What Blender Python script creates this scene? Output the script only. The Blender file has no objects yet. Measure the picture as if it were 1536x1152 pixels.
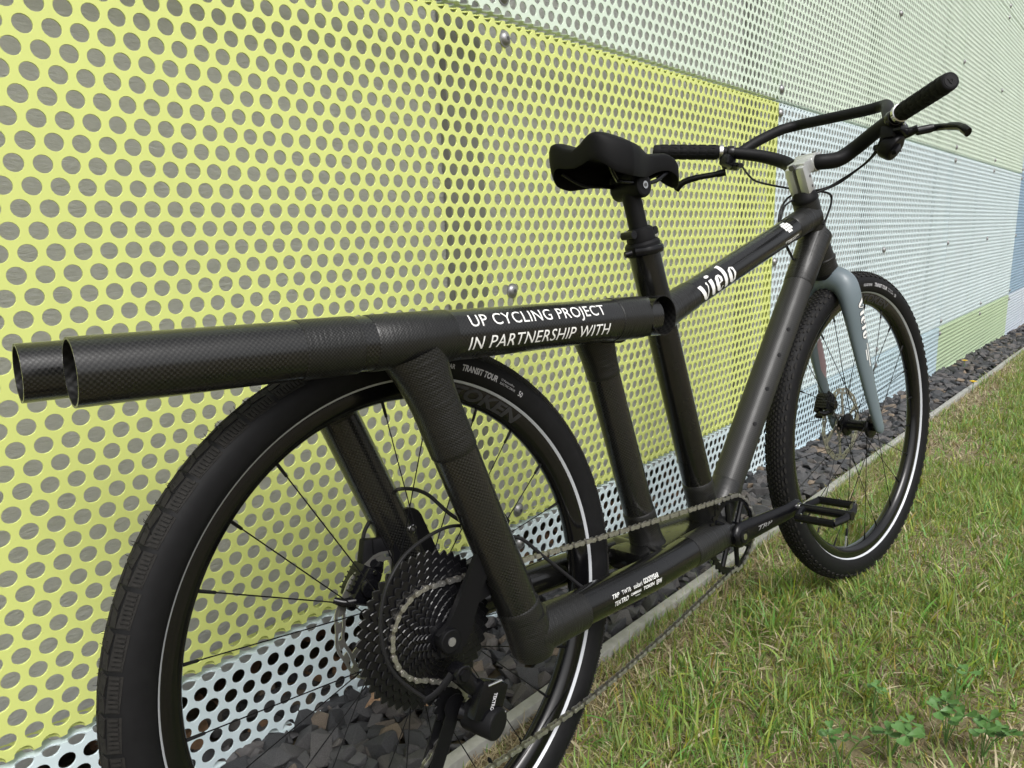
import bpy, bmesh, math, random
import numpy as np
from mathutils import Vector, Matrix, Quaternion
random.seed(7)
RNG = np.random.default_rng(11)
PI = math.pi
sc = bpy.context.scene
COL = sc.collection

# ------------------------------------------------------------------ camera
CAMH = 0.85
cam_d = bpy.data.cameras.new('camera')
cam = bpy.data.objects.new('camera', cam_d)
COL.objects.link(cam)
cam_d.sensor_fit = 'HORIZONTAL'
cam_d.sensor_width = 36.0
cam_d.lens = 36.0 * 1089.26 / 1536.0
cam_d.clip_start = 0.02
cam_d.clip_end = 600.0
_y, _p, _r = (math.radians(a) for a in (48.2006, -11.4534, -1.59673))
_f = Vector((math.sin(_y) * math.cos(_p), math.cos(_y) * math.cos(_p), math.sin(_p)))
_rt = Vector((math.cos(_y), -math.sin(_y), 0))
_u = _rt.cross(_f)
_R = math.cos(_r) * _rt + math.sin(_r) * _u
_U = -math.sin(_r) * _rt + math.cos(_r) * _u
cam.matrix_world = Matrix(((_R.x, _U.x, -_f.x, 0), (_R.y, _U.y, -_f.y, 0), (_R.z, _U.z, -_f.z, CAMH), (0, 0, 0, 1)))
sc.camera = cam

# ------------------------------------------------------------------ world, sun, exposure
SUN_EL, SUN_AZ = math.radians(52), math.radians(205)     # azimuth clockwise from +Y
world = bpy.data.worlds.new('World')
sc.world = world
world.use_nodes = True
wn = world.node_tree
wn.nodes.clear()
w_out = wn.nodes.new('ShaderNodeOutputWorld')
w_bg = wn.nodes.new('ShaderNodeBackground')
w_sky = wn.nodes.new('ShaderNodeTexSky')
w_sky.sky_type = 'NISHITA'
w_sky.sun_disc = False
w_sky.sun_elevation = SUN_EL
w_sky.sun_rotation = SUN_AZ
w_sky.air_density = 1.0
w_sky.dust_density = 6.0
w_sky.ozone_density = 1.0
w_hs = wn.nodes.new('ShaderNodeHueSaturation')           # overcast: the sky is nearly white
w_hs.inputs['Saturation'].default_value = 0.22
wn.links.new(w_sky.outputs[0], w_hs.inputs['Color'])
wn.links.new(w_hs.outputs[0], w_bg.inputs['Color'])
w_bg.inputs['Strength'].default_value = 0.12
wn.links.new(w_bg.outputs[0], w_out.inputs[0])
sun_d = bpy.data.lights.new('sun', 'SUN')
sun_d.energy = 1.0
sun_d.angle = math.radians(24)
sun_d.color = (1.0, 0.99, 0.975)
sun = bpy.data.objects.new('sun', sun_d)
COL.objects.link(sun)
_sd = Vector((math.sin(SUN_AZ) * math.cos(SUN_EL), math.cos(SUN_AZ) * math.cos(SUN_EL), math.sin(SUN_EL)))
sun.rotation_euler = _sd.to_track_quat('Z', 'Y').to_euler()
sun.location = (0, -4, 8)
sc.view_settings.view_transform = 'Standard'
sc.view_settings.look = 'None'
sc.view_settings.exposure = 0.62
sc.view_settings.gamma = 1.0
sc.view_settings.use_curve_mapping = False
sc.render.engine = 'CYCLES'

# ------------------------------------------------------------------ helpers
class MB:
    def __init__(s):
        s.v, s.f, s.uv, s.sm = [], [], {}, {}
    def add(s, verts, faces, uvs=None, smooth=False):
        o = len(s.v)
        s.v.extend([tuple(p) for p in verts])
        for i, f in enumerate(faces):
            k = len(s.f)
            s.f.append(tuple(o + j for j in f))
            if uvs is not None:
                s.uv[k] = uvs[i]
            s.sm[k] = smooth
        return s
    def box(s, c, size, rot=None, taper=1.0):
        hx, hy, hz = (a / 2 for a in size)
        c = Vector(c)
        vs = []
        for z, t in ((-hz, 1.0), (hz, taper)):
            for x, y in ((-hx, -hy), (hx, -hy), (hx, hy), (-hx, hy)):
                p = Vector((x * t, y * t, z))
                if rot is not None:
                    p = rot @ p
                vs.append(c + p)
        return s.add(vs, [(0, 3, 2, 1), (4, 5, 6, 7), (0, 1, 5, 4), (1, 2, 6, 5), (2, 3, 7, 6), (3, 0, 4, 7)])
    def bbox(s, c, size, rot=None, b=0.002):
        """box with chamfered edges"""
        bm = bmesh.new()
        bmesh.ops.create_cube(bm, size=1.0)
        for v in bm.verts:
            v.co = Vector((v.co.x * size[0], v.co.y * size[1], v.co.z * size[2]))
        bmesh.ops.bevel(bm, geom=list(bm.edges), offset=b, segments=2, affect='EDGES', profile=0.6)
        c = Vector(c)
        vs = [(c + (rot @ v.co if rot is not None else v.co)) for v in bm.verts]
        bm.verts.index_update()
        fs = [tuple(v.index for v in f.verts) for f in bm.faces]
        bm.free()
        return s.add(vs, fs, smooth=True)
    def tube(s, pts, rad, seg=24, cap=True, up=None, uvr=None, ell=None):
        pts = [Vector(p) for p in pts]
        n = len(pts)
        if not hasattr(rad, '__len__'):
            rad = [rad] * n
        T = []
        for i in range(n):
            a = pts[max(i - 1, 0)]
            b = pts[min(i + 1, n - 1)]
            T.append((b - a).normalized())
        ref = Vector(up) if up is not None else Vector((0, 0, 1))
        if abs(ref.dot(T[0])) > 0.9:
            ref = Vector((1, 0, 0)) if abs(T[0].x) < 0.9 else Vector((0, 1, 0))
        nrm = (ref - T[0] * ref.dot(T[0])).normalized()
        vs, L, ls = [], 0.0, []
        for i in range(n):
            if i:
                nrm = (nrm - T[i] * nrm.dot(T[i])).normalized()
                L += (pts[i] - pts[i - 1]).length
            ls.append(L)
            bn = T[i].cross(nrm)
            e = ell[i] if ell else 1.0
            for k in range(seg):
                a = 2 * PI * k / seg
                vs.append(pts[i] + nrm * (math.cos(a) * rad[i]) + bn * (math.sin(a) * rad[i] * e))
        fs, uvs = [], []
        r0 = uvr or max(rad)
        for i in range(n - 1):
            for k in range(seg):
                k2 = (k + 1) % seg
                fs.append((i * seg + k, i * seg + k2, (i + 1) * seg + k2, (i + 1) * seg + k))
                u0, u1 = 2 * PI * r0 * k / seg, 2 * PI * r0 * (k + 1) / seg
                uvs.append(((u0, ls[i]), (u1, ls[i]), (u1, ls[i + 1]), (u0, ls[i + 1])))
        s.add(vs, fs, uvs, smooth=True)
        if cap:
            s.add(vs[:seg], [tuple(reversed(range(seg)))])
            s.add(vs[-seg:], [tuple(range(seg))])
        return s
    def cyl(s, a, b, r, seg=20, r2=None, bev=0.0):
        a, b = Vector(a), Vector(b)
        r2 = r if r2 is None else r2
        if bev > 0:
            d = (b - a).normalized()
            return s.tube([a, a + d * bev * 0.3, a + d * bev, b - d * bev, b - d * bev * 0.3, b],
                          [r - bev, r - bev * 0.3, r, r2, r2 - bev * 0.3, r2 - bev], seg)
        return s.tube([a, b], [r, r2], seg)
    def lathe(s, prof, seg=48, closed=True, uv=False):
        """profile of (radius, y) revolved round the local y axis"""
        m = len(prof)
        vs = []
        for k in range(seg):
            a = 2 * PI * k / seg
            for r, y in prof:
                vs.append((r * math.cos(a), y, r * math.sin(a)))
        fs = []
        rng = range(m) if closed else range(m - 1)
        for k in range(seg):
            k2 = (k + 1) % seg
            for i in rng:
                j = (i + 1) % m
                fs.append((k * m + i, k2 * m + i, k2 * m + j, k * m + j))
        return s.add(vs, fs, smooth=True)
    def prism(s, poly, y0, y1, frame=None, holes=None):
        """polygon in x,z extruded along y"""
        n = len(poly)
        A = [Vector((p[0], y0, p[1])) for p in poly]
        B = [Vector((p[0], y1, p[1])) for p in poly]
        if frame is not None:
            A = [frame @ p for p in A]
            B = [frame @ p for p in B]
        fs = [tuple(range(n)), tuple(reversed(range(n, 2 * n)))]
        for i in range(n):
            j = (i + 1) % n
            fs.append((i, n + i, n + j, j))
        return s.add(A + B, fs)
    def ring(s, outer, inner, y0, y1):
        """two outlines with the same count, extruded along y"""
        n = len(outer)
        vs = [(p[0], y0, p[1]) for p in outer] + [(p[0], y0, p[1]) for p in inner] + \
             [(p[0], y1, p[1]) for p in outer] + [(p[0], y1, p[1]) for p in inner]
        fs = []
        for i in range(n):
            j = (i + 1) % n
            fs += [(i, j, n + j, n + i), (2 * n + i, 3 * n + i, 3 * n + j, 2 * n + j),
                   (i, 2 * n + i, 2 * n + j, j), (n + i, n + j, 3 * n + j, 3 * n + i)]
        return s.add(vs, fs)
    def mesh(s, name, mat=None, sharp=35):
        me = bpy.data.meshes.new(name)
        me.from_pydata([tuple(p) for p in s.v], [], s.f)
        if s.uv:
            l = me.uv_layers.new(name='UVMap')
            data = np.zeros(len(me.loops) * 2, dtype=np.float32)
            li = 0
            for k, f in enumerate(s.f):
                u = s.uv.get(k)
                for j in range(len(f)):
                    if u is not None:
                        data[2 * (li + j)] = u[j][0]
                        data[2 * (li + j) + 1] = u[j][1]
                li += len(f)
            l.data.foreach_set('uv', data)
        me.polygons.foreach_set('use_smooth', [s.sm.get(k, False) for k in range(len(s.f))])
        me.validate()
        me.update()
        if any(s.sm.values()):
            me.set_sharp_from_angle(angle=math.radians(sharp))
        if mat is not None:
            me.materials.append(mat)
        return me

def tag(o, label=None, cat=None, group=None, kind=None):
    if label: o['label'] = label
    if cat: o['category'] = cat
    if group: o['group'] = group
    if kind: o['kind'] = kind
    return o

def obj(name, data, parent=None, mat=None, label=None, kind=None, loc=None, rot=None):
    if isinstance(data, MB):
        data = data.mesh(name, mat)
    o = bpy.data.objects.new(name, data)
    COL.objects.link(o)
    if parent is not None:
        o.parent = parent
    if loc is not None: o.location = loc
    if rot is not None: o.rotation_euler = rot
    if label: o['label'] = label
    if kind: o['kind'] = kind
    return o

def empty(name, loc, parent=None):
    o = bpy.data.objects.new(name, None)
    o.empty_display_size = 0.05
    o.location = loc
    COL.objects.link(o)
    if parent is not None: o.parent = parent
    return o

def smooth_path(P, n=8):
    """Catmull-Rom"""
    P = [Vector(p) for p in P]
    Q = [P[0] * 2 - P[1]] + P + [P[-1] * 2 - P[-2]]
    out = []
    for i in range(1, len(Q) - 2):
        a, b, c, d = Q[i - 1], Q[i], Q[i + 1], Q[i + 2]
        for k in range(n):
            t = k / n
            out.append(0.5 * ((2 * b) + (c - a) * t + (2 * a - 5 * b + 4 * c - d) * t * t + (3 * b - a - 3 * c + d) * t ** 3))
    out.append(P[-1])
    return out

# ------------------------------------------------------------------ materials
def new_mat(name, col, rough=0.5, metal=0.0, coat=0.0, spec=0.5, coat_rough=0.1):
    if max(col) < 0.03 and metal == 0: spec = min(spec, 0.30 if rough < 0.35 else 0.17)
    m = bpy.data.materials.new(name)
    m.use_nodes = True
    b = m.node_tree.nodes['Principled BSDF']
    b.inputs['Base Color'].default_value = (*col, 1)
    b.inputs['Roughness'].default_value = rough
    b.inputs['Metallic'].default_value = metal
    b.inputs['Coat Weight'].default_value = coat
    b.inputs['Coat Roughness'].default_value = coat_rough
    b.inputs['Specular IOR Level'].default_value = spec
    return m, m.node_tree, b

def N(nt, t, **kw):
    n = nt.nodes.new(t)
    for k, v in kw.items():
        if hasattr(n, k):
            setattr(n, k, v)
        else:
            n.inputs[k.replace('_', ' ')].default_value = v
    return n

def noise_bump(nt, b, scale=60, strength=0.2, dist=0.002, detail=5, coord='Object', sc3=None, to='Normal'):
    tc = N(nt, 'ShaderNodeTexCoord')
    nz = N(nt, 'ShaderNodeTexNoise', Scale=scale, Detail=detail)
    if sc3:
        mp = N(nt, 'ShaderNodeMapping')
        mp.inputs['Scale'].default_value = sc3
        nt.links.new(tc.outputs[coord], mp.inputs[0])
        nt.links.new(mp.outputs[0], nz.inputs['Vector'])
    else:
        nt.links.new(tc.outputs[coord], nz.inputs['Vector'])
    bp = N(nt, 'ShaderNodeBump', Strength=strength, Distance=dist)
    nt.links.new(nz.outputs['Fac'], bp.inputs['Height'])
    nt.links.new(bp.outputs[0], b.inputs[to])
    return nz, bp, tc

def mixcol(nt, fac, c1, c2, b, inp='Base Color'):
    mx = N(nt, 'ShaderNodeMix', data_type='RGBA')
    mx.inputs[6].default_value = (*c1, 1)
    mx.inputs[7].default_value = (*c2, 1)
    nt.links.new(fac, mx.inputs[0])
    nt.links.new(mx.outputs[2], b.inputs[inp])
    return mx

def math_n(nt, op, a=None, b=None, va=None, vb=None):
    n = N(nt, 'ShaderNodeMath', operation=op)
    if a is not None: nt.links.new(a, n.inputs[0])
    if b is not None: nt.links.new(b, n.inputs[1])
    if va is not None: n.inputs[0].default_value = va
    if vb is not None: n.inputs[1].default_value = vb
    return n.outputs[0]

def carbon(name, cell=0.0034, rough=0.34, strength=0.5, base=0.005, hi=0.02, coat=0.15, wrinkle=0.0):
    """woven carbon tube: diamond weave in real relief, on the tube's unrolled surface (uv in metres)"""
    m, nt, b = new_mat(name, (base,) * 3, rough, coat=coat, coat_rough=0.16)
    b.inputs['Specular IOR Level'].default_value = 0.25
    uv = N(nt, 'ShaderNodeUVMap')
    sp = N(nt, 'ShaderNodeSeparateXYZ')
    nt.links.new(uv.outputs[0], sp.inputs[0])
    a, d = sp.outputs[0], sp.outputs[1]
    k = PI / cell
    sa = math_n(nt, 'SINE', math_n(nt, 'MULTIPLY', a, vb=k))
    sd = math_n(nt, 'SINE', math_n(nt, 'MULTIPLY', d, vb=k))
    w = math_n(nt, 'MULTIPLY', sa, sd)
    w2 = math_n(nt, 'MULTIPLY_ADD', w, vb=0.5)
    nt.nodes[-1].inputs[2].default_value = 0.5
    cr = N(nt, 'ShaderNodeValToRGB')
    cr.color_ramp.elements[0].position = 0.25
    cr.color_ramp.elements[0].color = (base, base, base, 1)
    cr.color_ramp.elements[1].position = 0.85
    cr.color_ramp.elements[1].color = (hi, hi, hi * 0.95, 1)
    nt.links.new(w2, cr.inputs[0])
    nt.links.new(cr.outputs[0], b.inputs['Base Color'])
    tc = N(nt, 'ShaderNodeTexCoord')
    nz = N(nt, 'ShaderNodeTexNoise', Scale=38.0, Detail=4.0)
    nt.links.new(tc.outputs['Object'], nz.inputs['Vector'])
    h = math_n(nt, 'ADD', math_n(nt, 'MULTIPLY', w2, vb=0.35), math_n(nt, 'MULTIPLY', nz.outputs['Fac'], vb=1.0))
    if wrinkle:
        mp = N(nt, 'ShaderNodeMapping')
        mp.inputs['Scale'].default_value = (28, 190, 1)
        nt.links.new(uv.outputs[0], mp.inputs[0])
        n2 = N(nt, 'ShaderNodeTexNoise', Scale=1.0, Detail=5.0, Distortion=0.6)
        nt.links.new(mp.outputs[0], n2.inputs['Vector'])
        h = math_n(nt, 'ADD', h, math_n(nt, 'MULTIPLY', n2.outputs['Fac'], vb=wrinkle))
    bp = N(nt, 'ShaderNodeBump', Strength=strength, Distance=0.0012)
    nt.links.new(h, bp.inputs['Height'])
    nt.links.new(bp.outputs[0], b.inputs['Normal'])
    rr = N(nt, 'ShaderNodeMapRange')
    rr.inputs['To Min'].default_value = rough - 0.08
    rr.inputs['To Max'].default_value = rough + 0.14
    nt.links.new(nz.outputs['Fac'], rr.inputs[0])
    nt.links.new(rr.outputs[0], b.inputs['Roughness'])
    return m

M = {}
M['carbon'] = carbon('carbon_weave', cell=0.0027, base=0.003, hi=0.018, strength=0.28, rough=0.24, coat=0.6)
M['carbon_gloss'] = carbon('carbon_weave_lacquered', rough=0.22, strength=0.16, base=0.003, hi=0.006, coat=0.6)
M['carbon_dt'] = carbon('carbon_weave_fine', cell=0.0026, rough=0.42, strength=0.4, base=0.014, hi=0.030)
M['wrap'] = carbon('carbon_tape_wrap', cell=0.0021, rough=0.34, strength=0.6, base=0.004, hi=0.020, wrinkle=1.8, coat=0.3)
M['hole_dark'] = carbon('carbon_inside', cell=0.005, rough=0.5, strength=1.0, base=0.003, hi=0.010)

m, nt, b = new_mat('tyre_rubber', (0.016, 0.016, 0.017), 0.58)
nz, _, _ = noise_bump(nt, b, 90, 0.15, 0.001)
mixcol(nt, nz.outputs['Fac'], (0.004, 0.004, 0.0045), (0.009, 0.009, 0.010), b)
M['rubber'] = m
m, nt, b = new_mat('tread_rubber', (0.022, 0.021, 0.02), 0.72)
nz, _, _ = noise_bump(nt, b, 240, 0.4, 0.001)
mixcol(nt, nz.outputs['Fac'], (0.008, 0.008, 0.008), (0.028, 0.026, 0.024), b)
M['tread'] = m
M['rim'] = new_mat('gloss_black_rim', (0.003, 0.003, 0.0035), 0.18, coat=0.3)[0]
M['reflect'] = new_mat('reflective_band', (0.52, 0.54, 0.57), 0.35)[0]
m, nt, b = new_mat('black_anodised', (0.005, 0.005, 0.006), 0.4, spec=0.5)
noise_bump(nt, b, 400, 0.08, 0.0005)
M['black'] = m
M['blackgloss'] = new_mat('black_gloss_plastic', (0.004, 0.004, 0.005), 0.24)[0]
m, nt, b = new_mat('matte_black_paint', (0.006, 0.006, 0.007), 0.52)
noise_bump(nt, b, 500, 0.1, 0.0004)
M['matte'] = m
m, nt, b = new_mat('grip_rubber', (0.006, 0.006, 0.007), 0.7)
noise_bump(nt, b, 350, 0.3, 0.0006)
M['grip'] = m
m, nt, b = new_mat('saddle_cover', (0.003, 0.003, 0.0035), 0.62)
noise_bump(nt, b, 600, 0.18, 0.0005)
M['saddle'] = m
M['saddle_side'] = new_mat('saddle_side_vinyl', (0.035, 0.037, 0.04), 0.5)[0]
M['darkgrey'] = new_mat('dark_grey_print', (0.026, 0.026, 0.026), 0.4)[0]
m, nt, b = new_mat('chain_steel', (0.34, 0.32, 0.28), 0.33, metal=0.9)
nz, _, _ = noise_bump(nt, b, 500, 0.2, 0.0004)
mixcol(nt, nz.outputs['Fac'], (0.22, 0.215, 0.20), (0.70, 0.69, 0.67), b)
M['chain'] = m
M['chain_in'] = new_mat('shaded_inner_link_steel', (0.24, 0.23, 0.21), 0.32, metal=0.9)[0]  # outer steel made darker: shade on the set-back inner links put into colour
M['steel'] = new_mat('bright_steel', (0.62, 0.62, 0.62), 0.22, metal=1.0)[0]
M['sprocket'] = new_mat('black_sprocket_steel', (0.005, 0.005, 0.006), 0.3, metal=0.0, coat=0.12, spec=0.35)[0]
M['glint'] = new_mat('tooth_glint_steel', (0.12, 0.12, 0.115), 0.35, metal=0.9)[0]  # paler steel that paints the highlight on the tooth edges
M['rotor'] = new_mat('brake_disc_steel', (0.50, 0.49, 0.46), 0.34, metal=0.9)[0]
m, nt, b = new_mat('silver_stem_alloy', (0.55, 0.56, 0.55), 0.34, metal=0.6)
noise_bump(nt, b, 700, 0.08, 0.0004)
M['silver'] = m
m, nt, b = new_mat('fork_paint', (0.125, 0.160, 0.180), 0.42, coat=0.15)
noise_bump(nt, b, 300, 0.05, 0.0005)
M['fork'] = m
M['pink'] = new_mat('fork_pink_paint', (0.36, 0.25, 0.27), 0.45)[0]
M['white'] = new_mat('white_print', (0.78, 0.78, 0.76), 0.45)[0]
M['greyprint'] = new_mat('grey_print', (0.45, 0.45, 0.47), 0.5)[0]
M['print_dim'] = new_mat('faded_grey_print', (0.17, 0.17, 0.17), 0.4)[0]
M['cable'] = new_mat('cable_housing', (0.014, 0.014, 0.015), 0.38)[0]

def paint(name, col, dirt=0.06):
    m, nt, b = new_mat(name, col, 0.38, coat=0.08)
    tc = N(nt, 'ShaderNodeTexCoord')
    n1 = N(nt, 'ShaderNodeTexNoise', Scale=2.3, Detail=6.0)
    n2 = N(nt, 'ShaderNodeTexNoise', Scale=85.0, Detail=3.0)
    nt.links.new(tc.outputs['Object'], n1.inputs['Vector'])
    nt.links.new(tc.outputs['Object'], n2.inputs['Vector'])
    cr = N(nt, 'ShaderNodeValToRGB')
    cr.color_ramp.elements[0].position = 0.35
    cr.color_ramp.elements[1].position = 0.75
    nt.links.new(n1.outputs['Fac'], cr.inputs[0])
    mp = N(nt, 'ShaderNodeMapping')
    mp.inputs['Scale'].default_value = (14.0, 14.0, 0.9)
    n3 = N(nt, 'ShaderNodeTexNoise', Scale=1.0, Detail=7.0, Roughness=0.6)
    nt.links.new(tc.outputs['Object'], mp.inputs[0])
    nt.links.new(mp.outputs[0], n3.inputs['Vector'])
    n4 = N(nt, 'ShaderNodeTexNoise', Scale=260.0, Detail=2.0)
    nt.links.new(tc.outputs['Object'], n4.inputs['Vector'])
    c4 = N(nt, 'ShaderNodeValToRGB')
    c4.color_ramp.elements[0].position = 0.27
    c4.color_ramp.elements[1].position = 0.33
    nt.links.new(n4.outputs['Fac'], c4.inputs[0])
    f_ = math_n(nt, 'MULTIPLY', math_n(nt, 'ADD', math_n(nt, 'MULTIPLY', cr.outputs[0], vb=0.5), math_n(nt, 'MULTIPLY', n3.outputs['Fac'], vb=0.8)), c4.outputs[0])
    mixcol(nt, f_, tuple(c * (1 - dirt * 2.0) for c in col), col, b)
    bp = N(nt, 'ShaderNodeBump', Strength=0.12, Distance=0.0006)
    nt.links.new(n2.outputs['Fac'], bp.inputs['Height'])
    nt.links.new(bp.outputs[0], b.inputs['Normal'])
    return m
M['p_yellow'] = paint('yellow_green_panel_paint', (0.625, 0.69, 0.215))
M['p_green'] = paint('pale_green_panel_paint', (0.64, 0.75, 0.62))
M['p_white'] = paint('pale_blue_white_panel_paint', (0.63, 0.74, 0.77))
M['p_blue'] = paint('sky_blue_panel_paint', (0.52, 0.66, 0.73))
M['p_deep'] = paint('mid_blue_panel_paint', (0.30, 0.43, 0.56))
M['p_lav'] = paint('lavender_panel_paint', (0.62, 0.69, 0.78))
M['p_lime'] = paint('soft_green_panel_paint', (0.50, 0.63, 0.42))
m, nt, b = new_mat('grey_render', (0.40, 0.39, 0.37), 0.85)
nz, bp, tc = noise_bump(nt, b, 1.0, 0.55, 0.003, 7, sc3=(90, 90, 260))
mixcol(nt, nz.outputs['Fac'], (0.43, 0.43, 0.425), (0.56, 0.56, 0.55), b)
M['render'] = m
M['rail'] = new_mat('zinc_rail', (0.33, 0.33, 0.32), 0.5, metal=0.3)[0]
m, nt, b = new_mat('concrete_edging', (0.30, 0.29, 0.27), 0.9)
nz, _, _ = noise_bump(nt, b, 45, 0.6, 0.003, 8)
mixcol(nt, nz.outputs['Fac'], (0.17, 0.17, 0.15), (0.40, 0.40, 0.37), b)
M['concrete'] = m

m, nt, b = new_mat('slate_stone', (0.08, 0.08, 0.08), 0.72)
tc = N(nt, 'ShaderNodeTexCoord')
oi = N(nt, 'ShaderNodeObjectInfo')
at = N(nt, 'ShaderNodeAttribute', attribute_name='tone')
sm_ = math_n(nt, 'FRACT', math_n(nt, 'ADD', oi.outputs['Random'], at.outputs['Fac']))
cr = N(nt, 'ShaderNodeValToRGB')
cr.color_ramp.elements[0].position = 0.0
cr.color_ramp.elements[0].color = (0.026, 0.027, 0.030, 1)
cr.color_ramp.elements[1].position = 1.0
cr.color_ramp.elements[1].color = (0.20, 0.155, 0.11, 1)
for p_, c_ in ((0.3, (0.047, 0.049, 0.054)), (0.6, (0.074, 0.073, 0.076)), (0.85, (0.095, 0.088, 0.085)), (0.93, (0.10, 0.085, 0.072))):
    e = cr.color_ramp.elements.new(p_)
    e.color = (*c_, 1)
nt.links.new(sm_, cr.inputs[0])
n1 = N(nt, 'ShaderNodeTexNoise', Scale=42.0, Detail=8.0, Roughness=0.65)
nt.links.new(tc.outputs['Object'], n1.inputs['Vector'])
mx = N(nt, 'ShaderNodeMix', data_type='RGBA', blend_type='MULTIPLY')
mx.inputs[0].default_value = 0.75
cr2 = N(nt, 'ShaderNodeValToRGB')
cr2.color_ramp.elements[0].position = 0.3
cr2.color_ramp.elements[0].color = (0.45, 0.45, 0.45, 1)
cr2.color_ramp.elements[1].position = 0.7
cr2.color_ramp.elements[1].color = (1.25, 1.22, 1.18, 1)
nt.links.new(n1.outputs['Fac'], cr2.inputs[0])
nt.links.new(cr.outputs[0], mx.inputs[6])
nt.links.new(cr2.outputs[0], mx.inputs[7])
nt.links.new(mx.outputs[2], b.inputs['Base Color'])
bp = N(nt, 'ShaderNodeBump', Strength=0.7, Distance=0.004)
nt.links.new(n1.outputs['Fac'], bp.inputs['Height'])
nt.links.new(bp.outputs[0], b.inputs['Normal'])
M['stone'] = m

m, nt, b = new_mat('earth', (0.06, 0.045, 0.03), 0.95)
nz, _, _ = noise_bump(nt, b, 35, 0.9, 0.01, 8)
mixcol(nt, nz.outputs['Fac'], (0.030, 0.024, 0.015), (0.105, 0.085, 0.045), b)
M['earth'] = m
m, nt, b = new_mat('lawn_ground', (0.06, 0.06, 0.03), 0.95)
nz, _, _ = noise_bump(nt, b, 30, 0.9, 0.01, 8)
mixcol(nt, nz.outputs['Fac'], (0.070, 0.062, 0.028), (0.24, 0.20, 0.11), b)
M['lawn'] = m

m, nt, b = new_mat('grass_blade', (0.08, 0.12, 0.03), 0.5)
at = N(nt, 'ShaderNodeAttribute', attribute_name='col')
nt.links.new(at.outputs['Color'], b.inputs['Base Color'])
b.inputs['Subsurface Weight'].default_value = 0.0
tr = N(nt, 'ShaderNodeBsdfTranslucent')
nt.links.new(at.outputs['Color'], tr.inputs['Color'])
ms = N(nt, 'ShaderNodeMixShader')
ms.inputs[0].default_value = 0.3
nt.links.new(b.outputs[0], ms.inputs[1])
nt.links.new(tr.outputs[0], ms.inputs[2])
nt.links.new(ms.outputs[0], nt.nodes['Material Output'].inputs[0])
M['grass'] = m
m, nt, b = new_mat('clover_leaf', (0.065, 0.13, 0.045), 0.5)
nz, _, _ = noise_bump(nt, b, 150, 0.3, 0.001)
mixcol(nt, nz.outputs['Fac'], (0.050, 0.125, 0.028), (0.095, 0.200, 0.050), b)
M['clover'] = m
m, nt, b = new_mat('dead_leaf', (0.30, 0.17, 0.10), 0.8)
nz, _, _ = noise_bump(nt, b, 90, 0.6, 0.002)
mixcol(nt, nz.outputs['Fac'], (0.20, 0.11, 0.06), (0.46, 0.30, 0.19), b)
M['leaf'] = m
m, nt, b = new_mat('leaf_litter', (0.14, 0.08, 0.045), 0.85)
nz, _, _ = noise_bump(nt, b, 60, 0.6, 0.003)
mixcol(nt, nz.outputs['Fac'], (0.07, 0.04, 0.022), (0.26, 0.15, 0.08), b)
M['litter'] = m
M['flower'] = new_mat('dandelion_yellow', (0.75, 0.52, 0.02), 0.6)[0]
M['bolt'] = new_mat('facade_bolt_steel', (0.30, 0.30, 0.30), 0.38, metal=0.7)[0]
M['boltdark'] = new_mat('bolt_socket', (0.06, 0.06, 0.06), 0.5)[0]

# ------------------------------------------------------------------ ground levels
def sstep(a, b, x):
    t = min(max((x - a) / (b - a), 0.0), 1.0)
    return t * t * (3 - 2 * t)
def ground_z(x, y):
    xx = max(-6.0, min(x, 26.0))
    z = -0.0278 * (xx - 0.7)
    z += 0.030 * math.exp(-((x - 1.85) / 0.55) ** 2) * (1 - sstep(0.45, 0.76, y)) * sstep(-0.6, 0.1, y)
    return z
EDGE_Y0, EDGE_Y1 = 0.775, 0.800
YW = 1.071           # front plane of the cladding
YB = 1.165           # rendered wall behind it

# lawn sheet: fine near the bicycle, coarse out to the horizon
def grid_mesh(name, xs, ys, fz, mat):
    vs = [(x, y, fz(x, y)) for y in ys for x in xs]
    nx = len(xs)
    fs = [(j * nx + i, j * nx + i + 1, (j + 1) * nx + i + 1, (j + 1) * nx + i) for j in range(len(ys) - 1) for i in range(nx - 1)]
    mb = MB()
    mb.add(vs, fs, smooth=True)
    return mb.mesh(name, mat, 80)
xs = sorted(set([-250, -120, -50, -20, -8] + [round(-4 + 0.1 * i, 3) for i in range(0, 130)] + [9.5, 11, 13, 16, 20, 26, 40, 80, 150, 300]))
ys = sorted(set([-300, -120, -50, -20, -10, -6, -4, -3] + [round(-2.4 + 0.1 * i, 3) for i in range(0, 32)] + [EDGE_Y0 + 0.01]))
lawn = obj('lawn', grid_mesh('lawn', xs, ys, lambda x, y: ground_z(x, y) - 0.012, M['lawn']))
tag(lawn, 'green lawn with straw coloured patches beside the gravel strip', 'lawn', kind='structure')
ys2 = [EDGE_Y1 - 0.01, 0.95, 1.08, 1.2, 1.45]
bed = obj('gravel_bed', grid_mesh('gravel_bed', xs, ys2, lambda x, y: ground_z(x, EDGE_Y1) - 0.030, M['earth']))
tag(bed, 'strip of dark broken slate between the lawn and the panelled wall', 'gravel bed', kind='structure')

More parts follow.
